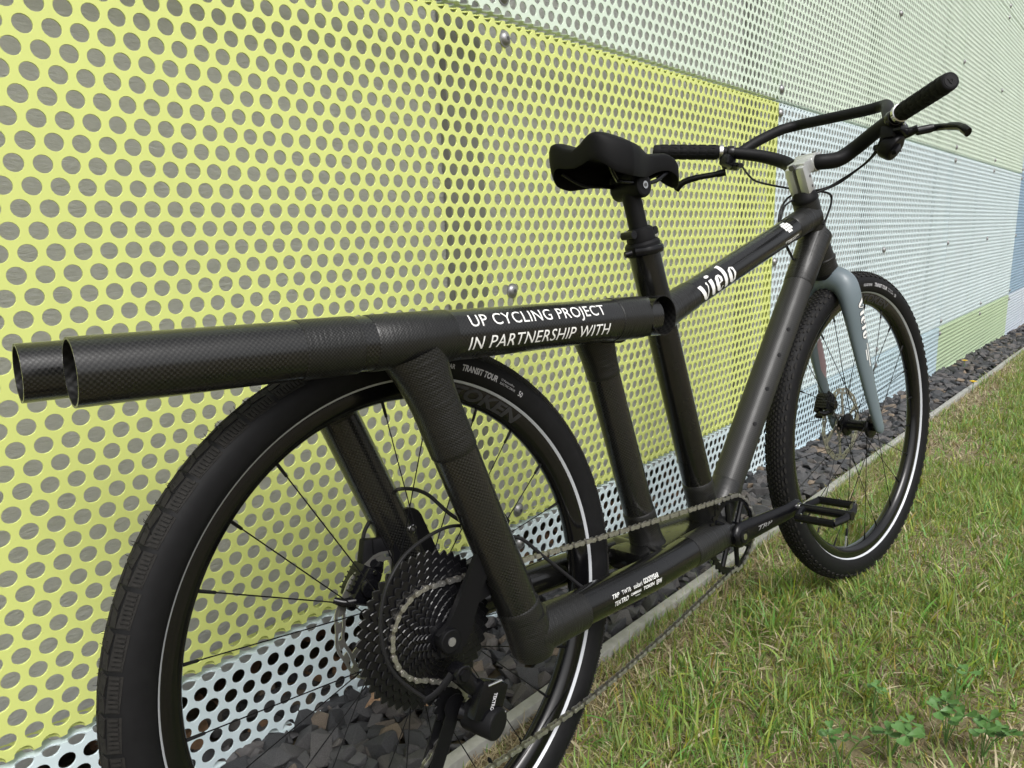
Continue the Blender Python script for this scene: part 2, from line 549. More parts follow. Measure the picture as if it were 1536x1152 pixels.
# concrete edging
edging = empty('edging_kerb', (0, EDGE_Y0, 0))
tag(edging, 'narrow grey concrete edging between lawn and slate strip', 'edging', kind='structure')
x = -3.0
k = 0
while x < 26:
    L = 0.998
    mb = MB()
    x1 = x + L - 0.004
    z0, z1 = ground_z(x, 0.8), ground_z(x1, 0.8)
    jt = random.uniform(-0.003, 0.003)
    c = Vector(((x + x1) / 2, (EDGE_Y1 - EDGE_Y0) / 2, (z0 + z1) / 2 - 0.035 + jt))
    rot = Matrix.Rotation(math.atan2(-(z1 - z0), x1 - x), 3, 'Y')
    mb.bbox(c, (x1 - x, EDGE_Y1 - EDGE_Y0, 0.10), rot, 0.006)
    obj('edging_stone', mb, edging, M['concrete'])
    x += L

# ------------------------------------------------------------------ perforated cladding
P = 0.032
H = P * math.sqrt(3) / 2
RH = 0.0118
CH = 0.0003
TH = 0.0028
NQ = 4
def quad_template(sx, sz):
    """one quadrant of a cell with a quarter hole: front verts and faces, tube verts and faces"""
    arc = [(RH * math.cos(PI / 2 * i / NQ) * sx, RH * math.sin(PI / 2 * i / NQ) * sz) for i in range(NQ + 1)]
    A = (P / 2 * sx, 0.0)
    C = (P / 2 * sx, H / 2 * sz)
    B = (0.0, H / 2 * sz)
    v = [A, C, B] + arc
    tri = [(1, 3 + NQ, 2)] + [(1, 3 + i, 3 + i + 1) for i in range(NQ)] + [(1, 0, 3)]
    if sx * sz > 0:
        tri = [t for t in tri]
    k_ = (RH - CH) / RH
    verts = [(a, 0.0, c) for a, c in v] + [(a * k_, CH * 0.9, c * k_) for a, c in arc] + [(a * k_, TH, c * k_) for a, c in arc]
    nf = len(v)
    faces = list(tri)
    for i in range(NQ):
        a0, a1, b0, b1, c0, c1 = 3 + i, 4 + i, nf + i, nf + i + 1, nf + NQ + 1 + i, nf + NQ + 2 + i
        faces += [(a0, b0, b1), (a0, b1, a1), (b0, c0, c1), (b0, c1, b1)]
    return np.array(verts), np.array(faces)
QT = {(sx, sz): quad_template(sx, sz) for sx in (-1, 1) for sz in (-1, 1)}
def fix_front(verts, faces):
    return faces
def cells(centres):
    """centres: list of (x, z, set of quadrants)"""
    V, F, o = [], [], 0
    byq = {q: [] for q in QT}
    for x, z, qs in centres:
        for q in qs:
            byq[q].append((x, z))
    for q, L in byq.items():
        if not L: continue
        tv, tf = QT[q]
        c = np.array(L)
        n = len(c)
        vv = np.repeat(tv[None], n, 0)
        vv[:, :, 0] += c[:, None, 0]
        vv[:, :, 2] += c[:, None, 1]
        ff = tf[None] + (np.arange(n) * len(tv))[:, None, None] + o
        V.append(vv.reshape(-1, 3))
        F.append(ff.reshape(-1, 3))
        o += n * len(tv)
    return np.concatenate(V), np.concatenate(F)
ALLQ = [(1, 1), (-1, 1), (1, -1), (-1, -1)]
def lattice(ncol, k0, k1, top_half=False, bot_half=False):
    out = []
    for k in range(k0, k1 + 1):
        qs0 = [q for q in ALLQ if not (top_half and k == k1 and q[1] > 0) and not (bot_half and k == k0 and q[1] < 0)]
        if k % 2 == 0:
            for c in range(ncol):
                out.append(((c + 0.5) * P, k * H, qs0))
        else:
            for c in range(1, ncol):
                out.append((c * P, k * H, qs0))
            out.append((0.0, k * H, [q for q in qs0 if q[0] > 0]))
            out.append((ncol * P, k * H, [q for q in qs0 if q[0] < 0]))
    return out
def np_mesh(name, V, F):
    me = bpy.data.meshes.new(name)
    me.vertices.add(len(V))
    me.vertices.foreach_set('co', V.astype(np.float32).ravel())
    me.loops.add(len(F) * 3)
    me.loops.foreach_set('vertex_index', F.astype(np.int32).ravel())
    me.polygons.add(len(F))
    me.polygons.foreach_set('loop_start', (np.arange(len(F)) * 3).astype(np.int32))
    me.polygons.foreach_set('loop_total', np.full(len(F), 3, dtype=np.int32))
    me.polygons.foreach_set('use_smooth', np.zeros(len(F), dtype=bool))
    me.update(calc_edges=True)
    return me
NC, NR = 89, 40
PW, PH = NC * P, NR * H
def join_np(parts):
    V, F, o = [], [], 0
    for v, f in parts:
        V.append(v); F.append(f + o); o += len(v)
    return np.concatenate(V), np.concatenate(F)
def quad_np(a, b, c, d):
    return np.array([a, b, c, d], dtype=float), np.array([[0, 1, 2], [0, 2, 3]])
# folded return flange with its own holes: rows run backwards from the fold
fl_c = lattice(NC, 0, 1, bot_half=True)
fv, ff = cells(fl_c)
def flange(z, down):
    v = fv.copy()
    # x stays, lattice z -> y, sheet thickness -> z
    w = np.stack([v[:, 0], v[:, 2], z + (v[:, 1] if down else -v[:, 1])], 1)
    return w, ff.copy()
GAP = 0.0055
front_v, front_f = cells(lattice(NC, 0, NR, True, True))
front_v[:, 2] = GAP + front_v[:, 2] * (PH - 2 * GAP) / PH
front_v[:, 1] += 0.0016 * np.sin(front_v[:, 0] / PW * 4 * PI + 0.6) * np.sin(front_v[:, 2] / PH * PI)
front_v[:, 0] = 0.0015 + front_v[:, 0] * (PW - 0.003) / PW
side = [quad_np((x0, 0, GAP), (x0, 0.03, GAP), (x0, 0.03, PH - GAP), (x0, 0, PH - GAP)) for x0 in (0.0015, PW - 0.0015)]
full_panel = np_mesh('perforated_panel', *join_np([(front_v, front_f), flange(GAP, True), flange(PH - GAP, False)] + side))
full_panel.materials.append(M['p_yellow'])

X0 = (73.5 + 9.0879) * P                 # seam between the yellow panel and its right neighbour
ZT = CAMH + (8.5775 * P - (-6) * H)       # top seam of the yellow panel
ZB = CAMH + (8.5775 * P - 34 * H)         # bottom seam
def base_z(x):
    return ground_z(x, 1.0) - 0.004
wall = empty('panelled_wall', (1.2, YW, 0))
tag(wall, 'long wall clad in perforated yellow, pale green and pale blue metal panels', 'wall')
WO = Vector((1.2, YW, 0))
rows_col = {
    1: {-1: 'p_green', 0: 'p_yellow', 1: 'p_white', 2: 'p_white', 3: 'p_deep', 4: 'p_white', 5: 'p_lav'},
    2: {-1: 'p_yellow', 0: 'p_green', 1: 'p_green', 2: 'p_green', 3: 'p_blue', 4: 'p_green', 5: 'p_white'},
    3: {-1: 'p_white', 0: 'p_green', 1: 'p_green', 2: 'p_green', 3: 'p_green', 4: 'p_white', 5: 'p_green'},
    0: {-1: 'p_blue', 0: 'p_white', 1: 'p_blue', 2: 'p_lime', 3: 'p_lav', 4: 'p_white', 5: 'p_blue'}}
names = {'p_yellow': 'yellow-green', 'p_green': 'pale green', 'p_white': 'pale blue-white', 'p_blue': 'sky blue',
         'p_deep': 'mid blue', 'p_lav': 'lavender blue', 'p_lime': 'soft green'}
panels = {}
for r in (1, 2, 3):
    for c in range(-1, 6):
        o = bpy.data.objects.new('panel', full_panel)
        COL.objects.link(o)
        o.parent = wall
        o.location = Vector((X0 + (c - 1) * PW, YW, ZB + (r - 1) * PH)) - WO
        o.material_slots[0].link = 'OBJECT'
        o.material_slots[0].material = M[rows_col[r][c]]
        o['label'] = names[rows_col[r][c]] + ' perforated panel'
        panels[(r, c)] = o
# bottom row: cut to the slope of the ground
for c in range(-1, 6):
    xl = X0 + (c - 1) * PW
    depth = ZB - base_z(xl + PW)
    nrow = int(depth / H) + 2
    v, f = cells(lattice(NC, -nrow, 0, top_half=True))
    v[:, 2] -= GAP
    fl = flange(-GAP, False)
    me = np_mesh('perforated_panel', *join_np([(v, f), fl]))
    bm = bmesh.new()
    bm.from_mesh(me)
    za, zb = base_z(xl) - ZB + 0.008, base_z(xl + PW) - ZB + 0.008
    nrm = Vector((za - zb, 0, PW)).normalized()
    bmesh.ops.bisect_plane(bm, geom=list(bm.verts) + list(bm.edges) + list(bm.faces), plane_co=(0, 0, za), plane_no=-nrm, clear_outer=True)
    bm.to_mesh(me)
    bm.free()
    me.materials.append(M[rows_col[0][c]])
    o = bpy.data.objects.new('panel', me)
    COL.objects.link(o)
    o.parent = wall
    o.location = Vector((xl, YW, ZB)) - WO
    o['label'] = names[rows_col[0][c]] + ' perforated panel along the bottom edge'
    panels[(0, c)] = o
    hem = MB()
    a, bq = Vector((0.002, 0.008, za - 0.004)), Vector((PW - 0.002, 0.008, zb - 0.004))
    rot = Matrix.Rotation(math.atan2(-(zb - za), PW), 3, 'Y')
    hem.bbox((a + bq) / 2 + Vector((0, 0, 0)), (PW - 0.004, 0.020, 0.010), rot, 0.003)
    obj('hem', hem, o, M[rows_col[0][c]])
# bolts: button heads with a socket, on washers
bm_ = MB()
prof = [(0.0, -0.0085), (0.006, -0.0083), (0.0105, -0.0062), (0.0130, -0.0022), (0.0135, -0.001), (0.0165, -0.0008), (0.0165, 0.0012), (0.0, 0.0012)]
bm_.lathe(prof, 24, closed=False)
bolt_me = bm_.mesh('bolt', M['bolt'])
bs_ = MB()
bs_.cyl((0, -0.0091, 0), (0, -0.0075, 0), 0.0042, 6)
sock_me = bs_.mesh('bolt_socket', M['boltdark'])
for (r, c), pn in panels.items():
    if r == 0:
        zs = [-0.045]
    else:
        zs = [0.040, PH * 0.497, PH - 0.040]
    cols = [0.5 * P if r else 0.5 * P, PW * 0.4955]
    for ci, bx in enumerate(cols):
        for zi, bz in enumerate(zs):
            bx2 = bx + random.uniform(-0.003, 0.003)
            o = obj('bolt', bolt_me, pn, loc=(bx2, -0.0012, bz))
            if c <= 1:
                s_me = sock_me
                mbk = obj('bolt_socket', s_me, wall)
                mbk.location = pn.location + o.location
# rendered wall behind, vertical rails
mb = MB()
mb.box(((-5 + 24) / 2 - WO.x, YB + 0.1 - WO.y, 2.6), (29, 0.2, 5.0))
wall_back = obj('rendered_wall', mb, wall, M['render'])
mb = MB()
mb.box(((-5 + 24) / 2 - WO.x, YB + 0.34 - WO.y, -0.2), (29, 0.2, 1.2))
obj('plinth', mb, wall, M['earth'])
for c in range(-1, 6):
    for xr in (X0 + (c - 1) * PW + 0.5 * PW - 0.055, X0 + (c - 1) * PW - 0.035):
        mb = MB()
        z0, z1 = base_z(xr) + 0.05, 4.6
        mb.box((xr - WO.x - 0.012, 0.081, (z0 + z1) / 2), (0.104, 0.020, z1 - z0))
        obj('rail', mb, wall, M['rail'])

# ------------------------------------------------------------------ stones
def hull_stone(seed):
    r = random.Random(seed)
    bm = bmesh.new()
    for _ in range(r.randint(9, 14)):
        p = Vector((r.gauss(0, 1), r.gauss(0, 1), r.gauss(0, 1))).normalized() * r.uniform(0.75, 1.0)
        bm.verts.new((p.x * 0.5, p.y * r.uniform(0.30, 0.42), p.z * r.uniform(0.22, 0.34)))
    bmesh.ops.convex_hull(bm, input=list(bm.verts))
    for v in [v for v in bm.verts if not v.link_faces]:
        bm.verts.remove(v)
    bmesh.ops.bevel(bm, geom=list(bm.edges), offset=0.010, segments=1, affect='EDGES')
    bmesh.ops.triangulate(bm, faces=list(bm.faces))
    me = bpy.data.meshes.new('stone')
    bm.to_mesh(me)
    bm.free()
    me.materials.append(M['stone'])
    me.attributes.new('tone', 'FLOAT', 'POINT')
    return me
STONES = [hull_stone(i) for i in range(16)]
pos = []
for layer in range(2):
    x = 0.0
    while x < 16:
        step = 0.036 if x < 4 else 0.05
        ny = int(0.42 / step)
        for j in range(ny):
            px = x + random.uniform(-0.4, 0.4) * step
            py = EDGE_Y1 + 0.022 + (j + 0.5) * 0.40 / ny + random.uniform(-0.4, 0.4) * step
            s = random.uniform(0.034, 0.088) if x < 4 else random.uniform(0.045, 0.095)
            pos.append((px, py, ground_z(px, EDGE_Y1) - 0.020 + layer * 0.016 + random.uniform(-0.006, 0.008), s))
        x += step
cx = np.array([0.0, 0.0])
def key(p):
    d = math.hypot(p[0], p[1])
    vis = 1.0 if (p[1] < YW - 0.0 and p[0] > 0.45) else 0.05
    return -(p[3] / d) * vis
pos.sort(key=key)
near, rest = pos[:300], pos[300:]
for (px, py, pz, s) in near:
    o = bpy.data.objects.new('stone', random.choice(STONES))
    COL.objects.link(o)
    o.parent = bed
    o.location = (px, py, pz)
    o.rotation_euler = (random.uniform(-0.5, 0.5), random.uniform(-0.5, 0.5), random.uniform(0, 6.3))
    o.scale = (s * 1.15, s * 1.15, s * 1.25)
sv, sf, stn, o_ = [], [], [], 0
sdat = []
for me in STONES:
    v = np.zeros(len(me.vertices) * 3); me.vertices.foreach_get('co', v)
    t = np.zeros(len(me.polygons) * 3, dtype=np.int32); me.polygons.foreach_get('vertices', t)
    sdat.append((v.reshape(-1, 3), t.reshape(-1, 3)))
for (px, py, pz, s) in rest:
    v, t = random.choice(sdat)
    from_e = Matrix.Rotation(random.uniform(0, 6.3), 3, 'Z') @ Matrix.Rotation(random.uniform(-0.5, 0.5), 3, 'X')
    R3 = np.array(from_e)
    w = (v * np.array([s * 1.15, s * 1.15, s * 1.25])) @ R3.T + np.array([px, py, pz])
    sv.append(w); sf.append(t + o_); o_ += len(v)
    stn.append(np.full(len(v), random.random()))
me = np_mesh('slate_rubble', np.concatenate(sv), np.concatenate(sf))
at_ = me.attributes.new('tone', 'FLOAT', 'POINT')
at_.data.foreach_set('value', np.concatenate(stn).astype(np.float32))
me.materials.append(M['stone'])
obj('slate_rubble', me, bed, kind='stuff')

# curled dead leaf outline helper
def leaf_mb(size, seed, lobes=True):
    r = random.Random(seed)
    n = 22
    out = []
    for i in range(n):
        a = 2 * PI * i / n
        rr = 0.5 * (1 - 0.35 * abs(math.sin(a)))
        if lobes:
            rr *= 0.78 + 0.25 * math.sin(5 * a + r.uniform(0, 0.6)) + r.uniform(-0.05, 0.05)
        out.append((rr * math.cos(a), rr * math.sin(a)))
    vs = [(0, 0, 0)]
    for fr in (0.5, 1.0):
        for (x_, y_) in out:
            X, Y = x_ * fr, y_ * fr
            vs.append((X, Y, 0.55 * (Y * Y) + 0.25 * math.sin(6 * X + 2) * 0.3 + r.uniform(-0.02, 0.02) * fr))
    fs = [(0, 1 + i, 1 + (i + 1) % n) for i in range(n)]
    fs += [(1 + i, 1 + n + i, 1 + n + (i + 1) % n, 1 + (i + 1) % n) for i in range(n)]
    mb = MB()
    mb.add([(a * size, b_ * size, c_ * size) for a, b_, c_ in vs], fs, smooth=True)
    return mb
lit = MB()
for i in range(420):
    l = leaf_mb(random.uniform(0.03, 0.07), i, lobes=False)
    R3 = Matrix.Rotation(random.uniform(0, 6.3), 3, 'Z') @ Matrix.Rotation(random.uniform(-0.9, 0.9), 3, 'X')
    px = random.uniform(-0.1, 3.4)
    c = Vector((px, random.uniform(1.10, 1.40), ground_z(px, 1) - 0.01 + random.uniform(0, 0.05)))
    lit.add([c + R3 @ Vector(v) for v in l.v], l.f, smooth=True)
tag(obj('leaf_litter', lit, None, M['litter']), 'brown dead leaves blown in behind the bottom panels', 'leaf litter', kind='stuff')

# ------------------------------------------------------------------ the bicycle
BIKE_CR = Vector((0.56454552, 0.68484999, -0.49751208 + CAMH))
BF = Vector((0.99189009, -0.12622906, 0.0148417))
BN = Vector((-0.12708687, -0.9865991, 0.10232857))
BU = Vector((-0.00172597, 0.10338488, 0.99463993))
R0 = 0.361
bike = empty('cargo_bicycle', (0, 0, 0))
org = BIKE_CR - BU * R0
bike.matrix_world = Matrix(((BF.x, -BN.x, BU.x, org.x), (BF.y, -BN.y, BU.y, org.y), (BF.z, -BN.z, BU.z, org.z), (0, 0, 0, 1)))
tag(bike, 'black carbon cargo bicycle with twin rear rack tubes leaning beside the panelled wall', 'bicycle')
WB = 1.29818
def B(u, s, v):
    return Vector((u, -s, v + R0))

# --- frame ---
rA, rB = 0.0315, 0.0315
RT0, RT1 = (-0.3492, 0.068, 0.3923), (0.444, 0.068, 0.3575)
def lerp(a, b, t):
    return tuple(a[i] + (b[i] - a[i]) * t for i in range(3))
def open_tube(p0, p1, r, n=2, wall_t=0.0024, seg=48):
    a, b = B(*p0), B(*p1)
    mb = MB()
    pts = [a + (b - a) * (i / n) for i in range(n + 1)]
    mb.tube(pts, r, seg, cap=False)
    inn = MB()
    d = (b - a).normalized()
    inn.tube(list(reversed(pts)), r - wall_t, seg, cap=False)
    # rims
    for P0, sgn in ((a, -1), (b, 1)):
        q = d.to_track_quat('Z', 'Y')
        vo = [P0 + q @ Vector((math.cos(2 * PI * k / seg) * r, math.sin(2 * PI * k / seg) * r, 0)) for k in range(seg)]
        vi = [P0 + q @ Vector((math.cos(2 * PI * k / seg) * (r - wall_t), math.sin(2 * PI * k / seg) * (r - wall_t), 0)) for k in range(seg)]
        mb.add(vo + vi, [(k, (k + 1) % seg, seg + (k + 1) % seg, seg + k) for k in range(seg)])
    return mb, inn
frame = None
ft = MB()   # bottom bracket shell and bridge: the frame's core piece
ft.cyl(B(0.667, 0.036, -0.074), B(0.667, -0.036, -0.074), 0.026, 32, bev=0.003)
frame = obj('frame', ft, bike, M['carbon_gloss'])
def fpart(name, mb, mat='carbon', label=None):
    return obj(name, mb, frame, M[mat], label)
for sgn, nm in ((1, 'near'), (-1, 'far')):
    p0 = (RT0[0] if sgn > 0 else -0.372, 0.068 * sgn, RT0[2])
    p1 = (RT1[0], 0.068 * sgn, RT1[2])
    mb, inn = open_tube(p0, p1, rA if sgn > 0 else 0.030)
    fpart('rack_tube', mb, 'carbon')
    fpart('tube_lining', inn, 'hole_dark')
    # joint bands
    def at(u): 
        t = (u - p0[0]) / (p1[0] - p0[0])
        return lerp(p0, p1, t)
    for (u0, u1) in ((-0.142, -0.075), (-0.058 if sgn > 0 else -0.13, 0.052 if sgn > 0 else -0.02), (0.352, 0.418)):
        mbw = MB()
        a, b_ = B(*at(u0)), B(*at(u1))
        rr = (rA if sgn > 0 else 0.030)
        mbw.tube([a, a + (b_ - a) * 0.015, a + (b_ - a) * 0.985, b_], [rr + 0.0002, rr + 0.0011, rr + 0.0011, rr + 0.0002], 48, cap=False)
        fpart('joint_wrap', mbw, 'wrap')
def strut(name, top, bot, r, lug_top=0.09, lug_bot=0.07, flare=1.45, mat='carbon', seg=40, lug_bot_on=True, botflare=1.25):
    a, b_ = B(*top), B(*bot)
    L = (b_ - a).length
    d = (b_ - a) / L
    mb = MB()
    mb.tube([a, b_], r, seg, cap=False)
    fpart(name, mb, mat)
    mw = MB()
    n = 10
    n = 16
    pts, rad, el_ = [], [], []
    for i in range(n + 1):
        t = i / n
        dd = lug_top * t
        pts.append(a + d * dd)
        lat = r + 0.0013
        if flare > 1.01:
            lat += (0.0326 - lat) * max(0, 1 - dd / 0.075) ** 1.5
        rad.append(lat)
        el_.append(1 + (flare - 1) * 0.95 * max(0, 1 - dd / 0.080) ** 2.0)
    pts.append(a + d * (lug_top + 0.002)); rad.append(r + 0.0001); el_.append(1.0)
    mw.tube(pts, rad, seg, cap=False, up=(0, 1, 0), ell=el_)
    n = 10
    fpart('joint_wrap', mw, 'wrap')
    if lug_bot_on:
        mw = MB()
        pts, rad = [], []
        for i in range(n + 1):
            t = i / n
            pts.append(b_ - d * (lug_bot * t))
            rad.append(r + 0.0013 + (botflare - 1) * r * max(0, 1 - t * 1.9) ** 2.2)
        pts.append(b_ - d * (lug_bot + 0.002)); rad.append(r + 0.0001)
        mw.tube(list(reversed(pts)), list(reversed(rad)), seg, cap=False)
        fpart('joint_wrap', mw, 'wrap')
# near strut, far strut
strut('strut', (0.0035, 0.068, 0.362), (0.133, 0.068, -0.045), 0.0290, 0.135, 0.05, 1.35, botflare=1.05)
strut('strut', (-0.072, -0.068, 0.378), (0.077, -0.068, -0.04), 0.0275, 0.10, 0.05, 1.3)
# elbow where strut meets chainstay tube
el = MB()
el.tube([B(0.128, 0.068, -0.016), B(0.1335, 0.068, -0.045), B(0.137, 0.068, -0.066), B(0.1385, 0.068, -0.077), B(0.139, 0.068, -0.0815)],
        [0.0312, 0.0325, 0.0315, 0.027, 0.018], 40, cap=True)
el.tube([B(0.132, 0.068, -0.046), B(0.165, 0.068, -0.048), B(0.20, 0.067, -0.050), B(0.232, 0.066, -0.052), B(0.234, 0.066, -0.052)],
        [0.0330, 0.0315, 0.0300, 0.0292, 0.0272], 40, cap=False)
fpart('joint_wrap', el, 'wrap', 'rough taped elbow at the foot of the near strut')
# chainstay tubes
for sgn in (1, -1):
    mb = MB()
    u0 = 0.15 if sgn > 0 else 0.09
    v0 = -0.046 if sgn > 0 else -0.035
    mb.tube([B(u0, 0.068 * sgn, v0), B(0.40, 0.060 * sgn, -0.058), B(0.645, 0.032 * sgn, -0.070)], 0.0275 if sgn > 0 else 0.026, 40, cap=False)
    fpart('chainstay', mb, 'carbon_gloss' if sgn > 0 else 'carbon_gloss')
    mw = MB()
    mw.tube([B(0.525, 0.046 * sgn, -0.064), B(0.53, 0.0455 * sgn, -0.0643), B(0.60, 0.0375 * sgn, -0.068), B(0.665, 0.024 * sgn, -0.072)],
            [0.0277, 0.0290, 0.0295, 0.031], 40, cap=False)
    fpart('joint_wrap', mw, 'wrap')
# bridge between the chainstays and the second seat tube
br = MB()
br.bbox(B(0.52, 0, -0.058), (0.22, 0.075, 0.040), Matrix.Rotation(math.radians(3), 3, 'Y'), 0.014)
br.tube([B(0.455, -0.055, -0.055), B(0.455, 0.055, -0.055)], 0.022, 28)
fpart('bridge', br, 'carbon_gloss')
# seat tube, second upright, top tube, down tube, head tube
ST_T, ST_B = (0.5310, 0, 0.4640), (0.655, 0, -0.062)
strut('seat_tube', ST_T, ST_B, 0.0272, 0.001, 0.095, 1.0, mat='carbon_gloss', botflare=1.25)
strut('upright', (0.3835, 0, 0.352), (0.478, 0, -0.050), 0.0265, 0.085, 0.075, 1.35, botflare=1.3)
cb = MB()
cb.tube([B(0.383, -0.06, 0.345), B(0.383, 0.06, 0.345)], 0.022, 28)
fpart('crossbar', cb, 'wrap')
mb, inn = open_tube((0.4445, -0.0985, 0.3575), (0.4445, 0.0985, 0.3575), 0.0312, wall_t=0.0016)
fpart('cross_tube', mb, 'carbon_gloss', 'open-ended cross tube in front of the rack tubes')
fpart('tube_lining', inn, 'hole_dark')
cb = MB()
cb.tube([B(0.450, 0, 0.3570), B(0.50, 0, 0.354), B(0.565, 0, 0.351)], [0.0300, 0.0290, 0.0300], 36)
fpart('joint_wrap', cb, 'wrap')
TT0, TT1 = (0.555, 0, 0.3475), (1.115, 0, 0.5095)
mb = MB()
mb.tube([B(*TT0), B(*TT1)], 0.0262, 48, cap=False)
fpart('top_tube', mb, 'carbon_gloss')
mw = MB()
mw.tube([B(*lerp(TT0, TT1, t)) for t in (0.0, 0.04, 0.10, 0.165, 0.168)], [0.036, 0.030, 0.0277, 0.0275, 0.0264], 48, cap=False)
fpart('joint_wrap', mw, 'wrap')
mw = MB()
mw.tube([B(*lerp(TT0, TT1, t)) for t in (0.842, 0.845, 0.93, 1.0)], [0.0264, 0.0275, 0.0280, 0.031], 48, cap=False)
fpart('joint_wrap', mw, 'wrap')
DT0, DT1 = (0.672, 0, -0.062), (1.140, 0, 0.470)
mb = MB()
mb.tube([B(*DT0), B(*DT1)], 0.0300, 48, cap=False)
dt = fpart('down_tube', mb, 'carbon_dt')
mw = MB()
mw.tube([B(*lerp(DT0, DT1, t)) for t in (0.0, 0.05, 0.12, 0.123)], [0.036, 0.0325, 0.0313, 0.0302], 48, cap=False)
fpart('joint_wrap', mw, 'wrap')
mw = MB()
mw.tube([B(*lerp(DT0, DT1, t)) for t in (0.80, 0.803, 0.9, 1.0)], [0.0302, 0.0313, 0.0318, 0.034], 48, cap=False)
fpart('joint_wrap', mw, 'wrap')
HT0, HT1 = (1.0985, 0, 0.5440), (1.1695, 0, 0.3860)
mb = MB()
mb.tube([B(*lerp(HT0, HT1, t)) for t in (0, 0.05, 0.3, 0.7, 0.93, 1.0)], [0.0270, 0.0275, 0.0268, 0.0278, 0.0300, 0.0305], 48)
mb.tube([B(*lerp(HT0, HT1, t)) for t in (0.80, 0.81, 0.84, 0.85)], [0.029, 0.0312, 0.0312, 0.029], 48, cap=False)
fpart('head_tube', mb, 'wrap')
axd = (B(*HT0) - B(*HT1)).normalized()
hs = MB()
c0 = B(*HT0)
hs.tube([c0, c0 + axd * 0.004, c0 + axd * 0.010, c0 + axd * 0.016, c0 + axd * 0.024], [0.0275, 0.0285, 0.0265, 0.0235, 0.0190], 40)
obj('headset', hs, bike, M['matte'])
hs = MB()
c1 = B(*HT1)
hs.tube([c1 + axd * 0.001, c1 - axd * 0.004, c1 - axd * 0.010], [0.0315, 0.0318, 0.0300], 40)
obj('headset', hs, bike, M['matte'])
# bottle bosses on the down tube
for t in (0.30, 0.415, 0.53, 0.62):
    p = Vector(lerp(DT0, DT1, t))
    dv = (B(*DT1) - B(*DT0)).normalized()
    side = Vector((0, -1, 0))
    upv = side.cross(dv).normalized()
    n_ = (side * 0.86 - dv.cross(side).normalized() * 0.0 + Vector((-0.42, 0, 0.35))).normalized()
    c = B(*p) + n_ * 0.0285
    mbb = MB()
    mbb.cyl(c, c + n_ * 0.0028, 0.0042, 12)
    obj('boss', mbb, frame, M['black'])

# --- dropouts ---
mb = MB()
fl_ = Matrix.Translation((0, 0, R0))
mb.prism([(-0.014, -0.018), (0.016, -0.022), (0.034, -0.004), (0.060, 0.045), (0.118, 0.120), (0.100, 0.150), (0.086, 0.128), (0.004, 0.020), (-0.014, 0.010)][::-1], -0.072, -0.064, fl_)
mb.prism([(0.040, 0.020), (0.112, 0.035), (0.108, 0.105), (0.085, 0.085)][::-1], -0.062, -0.056, fl_)
mb.cyl(B(0, 0.078, 0), B(0, 0.060, 0), 0.0155, 28, bev=0.002)
dr_r = obj('dropout', mb, bike, M['black'])
mb = MB()
mb.cyl(B(0, 0.0795, 0), B(0, 0.076, 0), 0.0055, 20)
obj('axle_bolt', mb, dr_r, M['bolt'])
mb = MB()
arc = [(0.0345 + 0.0235 * math.cos(a), 0.118 + 0.0235 * math.sin(a)) for a in [math.radians(q) for q in range(20, 181, 20)]]
mb.prism((arc + [(0.0, 0.05), (-0.018, 0.0), (0.0, -0.022), (0.05, -0.03), (0.095, 0.0), (0.078, 0.06)])[::-1], 0.046, 0.052, fl_)
dr_l = obj('dropout', mb, bike, M['black'])
mb = MB()
mb.cyl(B(0.0365, -0.040, 0.112), B(0.0365, -0.047, 0.112), 0.0062, 20, bev=0.0008)
obj('dropout_bolt', mb, dr_l, M['steel'])
mb = MB()
mb.cyl(B(0.0365, -0.0395, 0.112), B(0.0365, -0.041, 0.112), 0.0022, 6)
obj('bolt_socket', mb, dr_l, M['boltdark'])

# --- wheels ---
def rot_axis_basis(nb):
    """matrix whose local -y is the wheel's near-side axle direction (u, s, v)"""
    yv = -Vector((nb[0], -nb[1], nb[2])).normalized()
    zv = Vector((0, 0, 1))
    xv = yv.cross(zv).normalized()
    zv = xv.cross(yv).normalized()
    return Matrix((xv, yv, zv)).transposed()
TR = 0.3485        # centre radius of the tyre section
rt_ = 0.0265
def sect(ph, h=0.0):
    sg = 1 if ph >= 0 else -1
    a = abs(ph)
    lat = (rt_ + h) * (math.sin(a) if a < PI / 2 else 1 - 0.33 * ((a - PI / 2) / math.radians(60)) ** 2)
    return TR + (rt_ + h) * math.cos(a), sg * lat
def tyre_profile():
    pr = []
    for i in range(28):
        a = math.radians(-160 + 320 * i / 27)
        pr.append(sect(a))
    return pr
tyre = MB()
tyre.lathe(tyre_profile() + [(0.3215, 0.0125), (0.3215, -0.0125)], 180)
tyre_me = tyre.mesh('tyre', M['rubber'], 60)
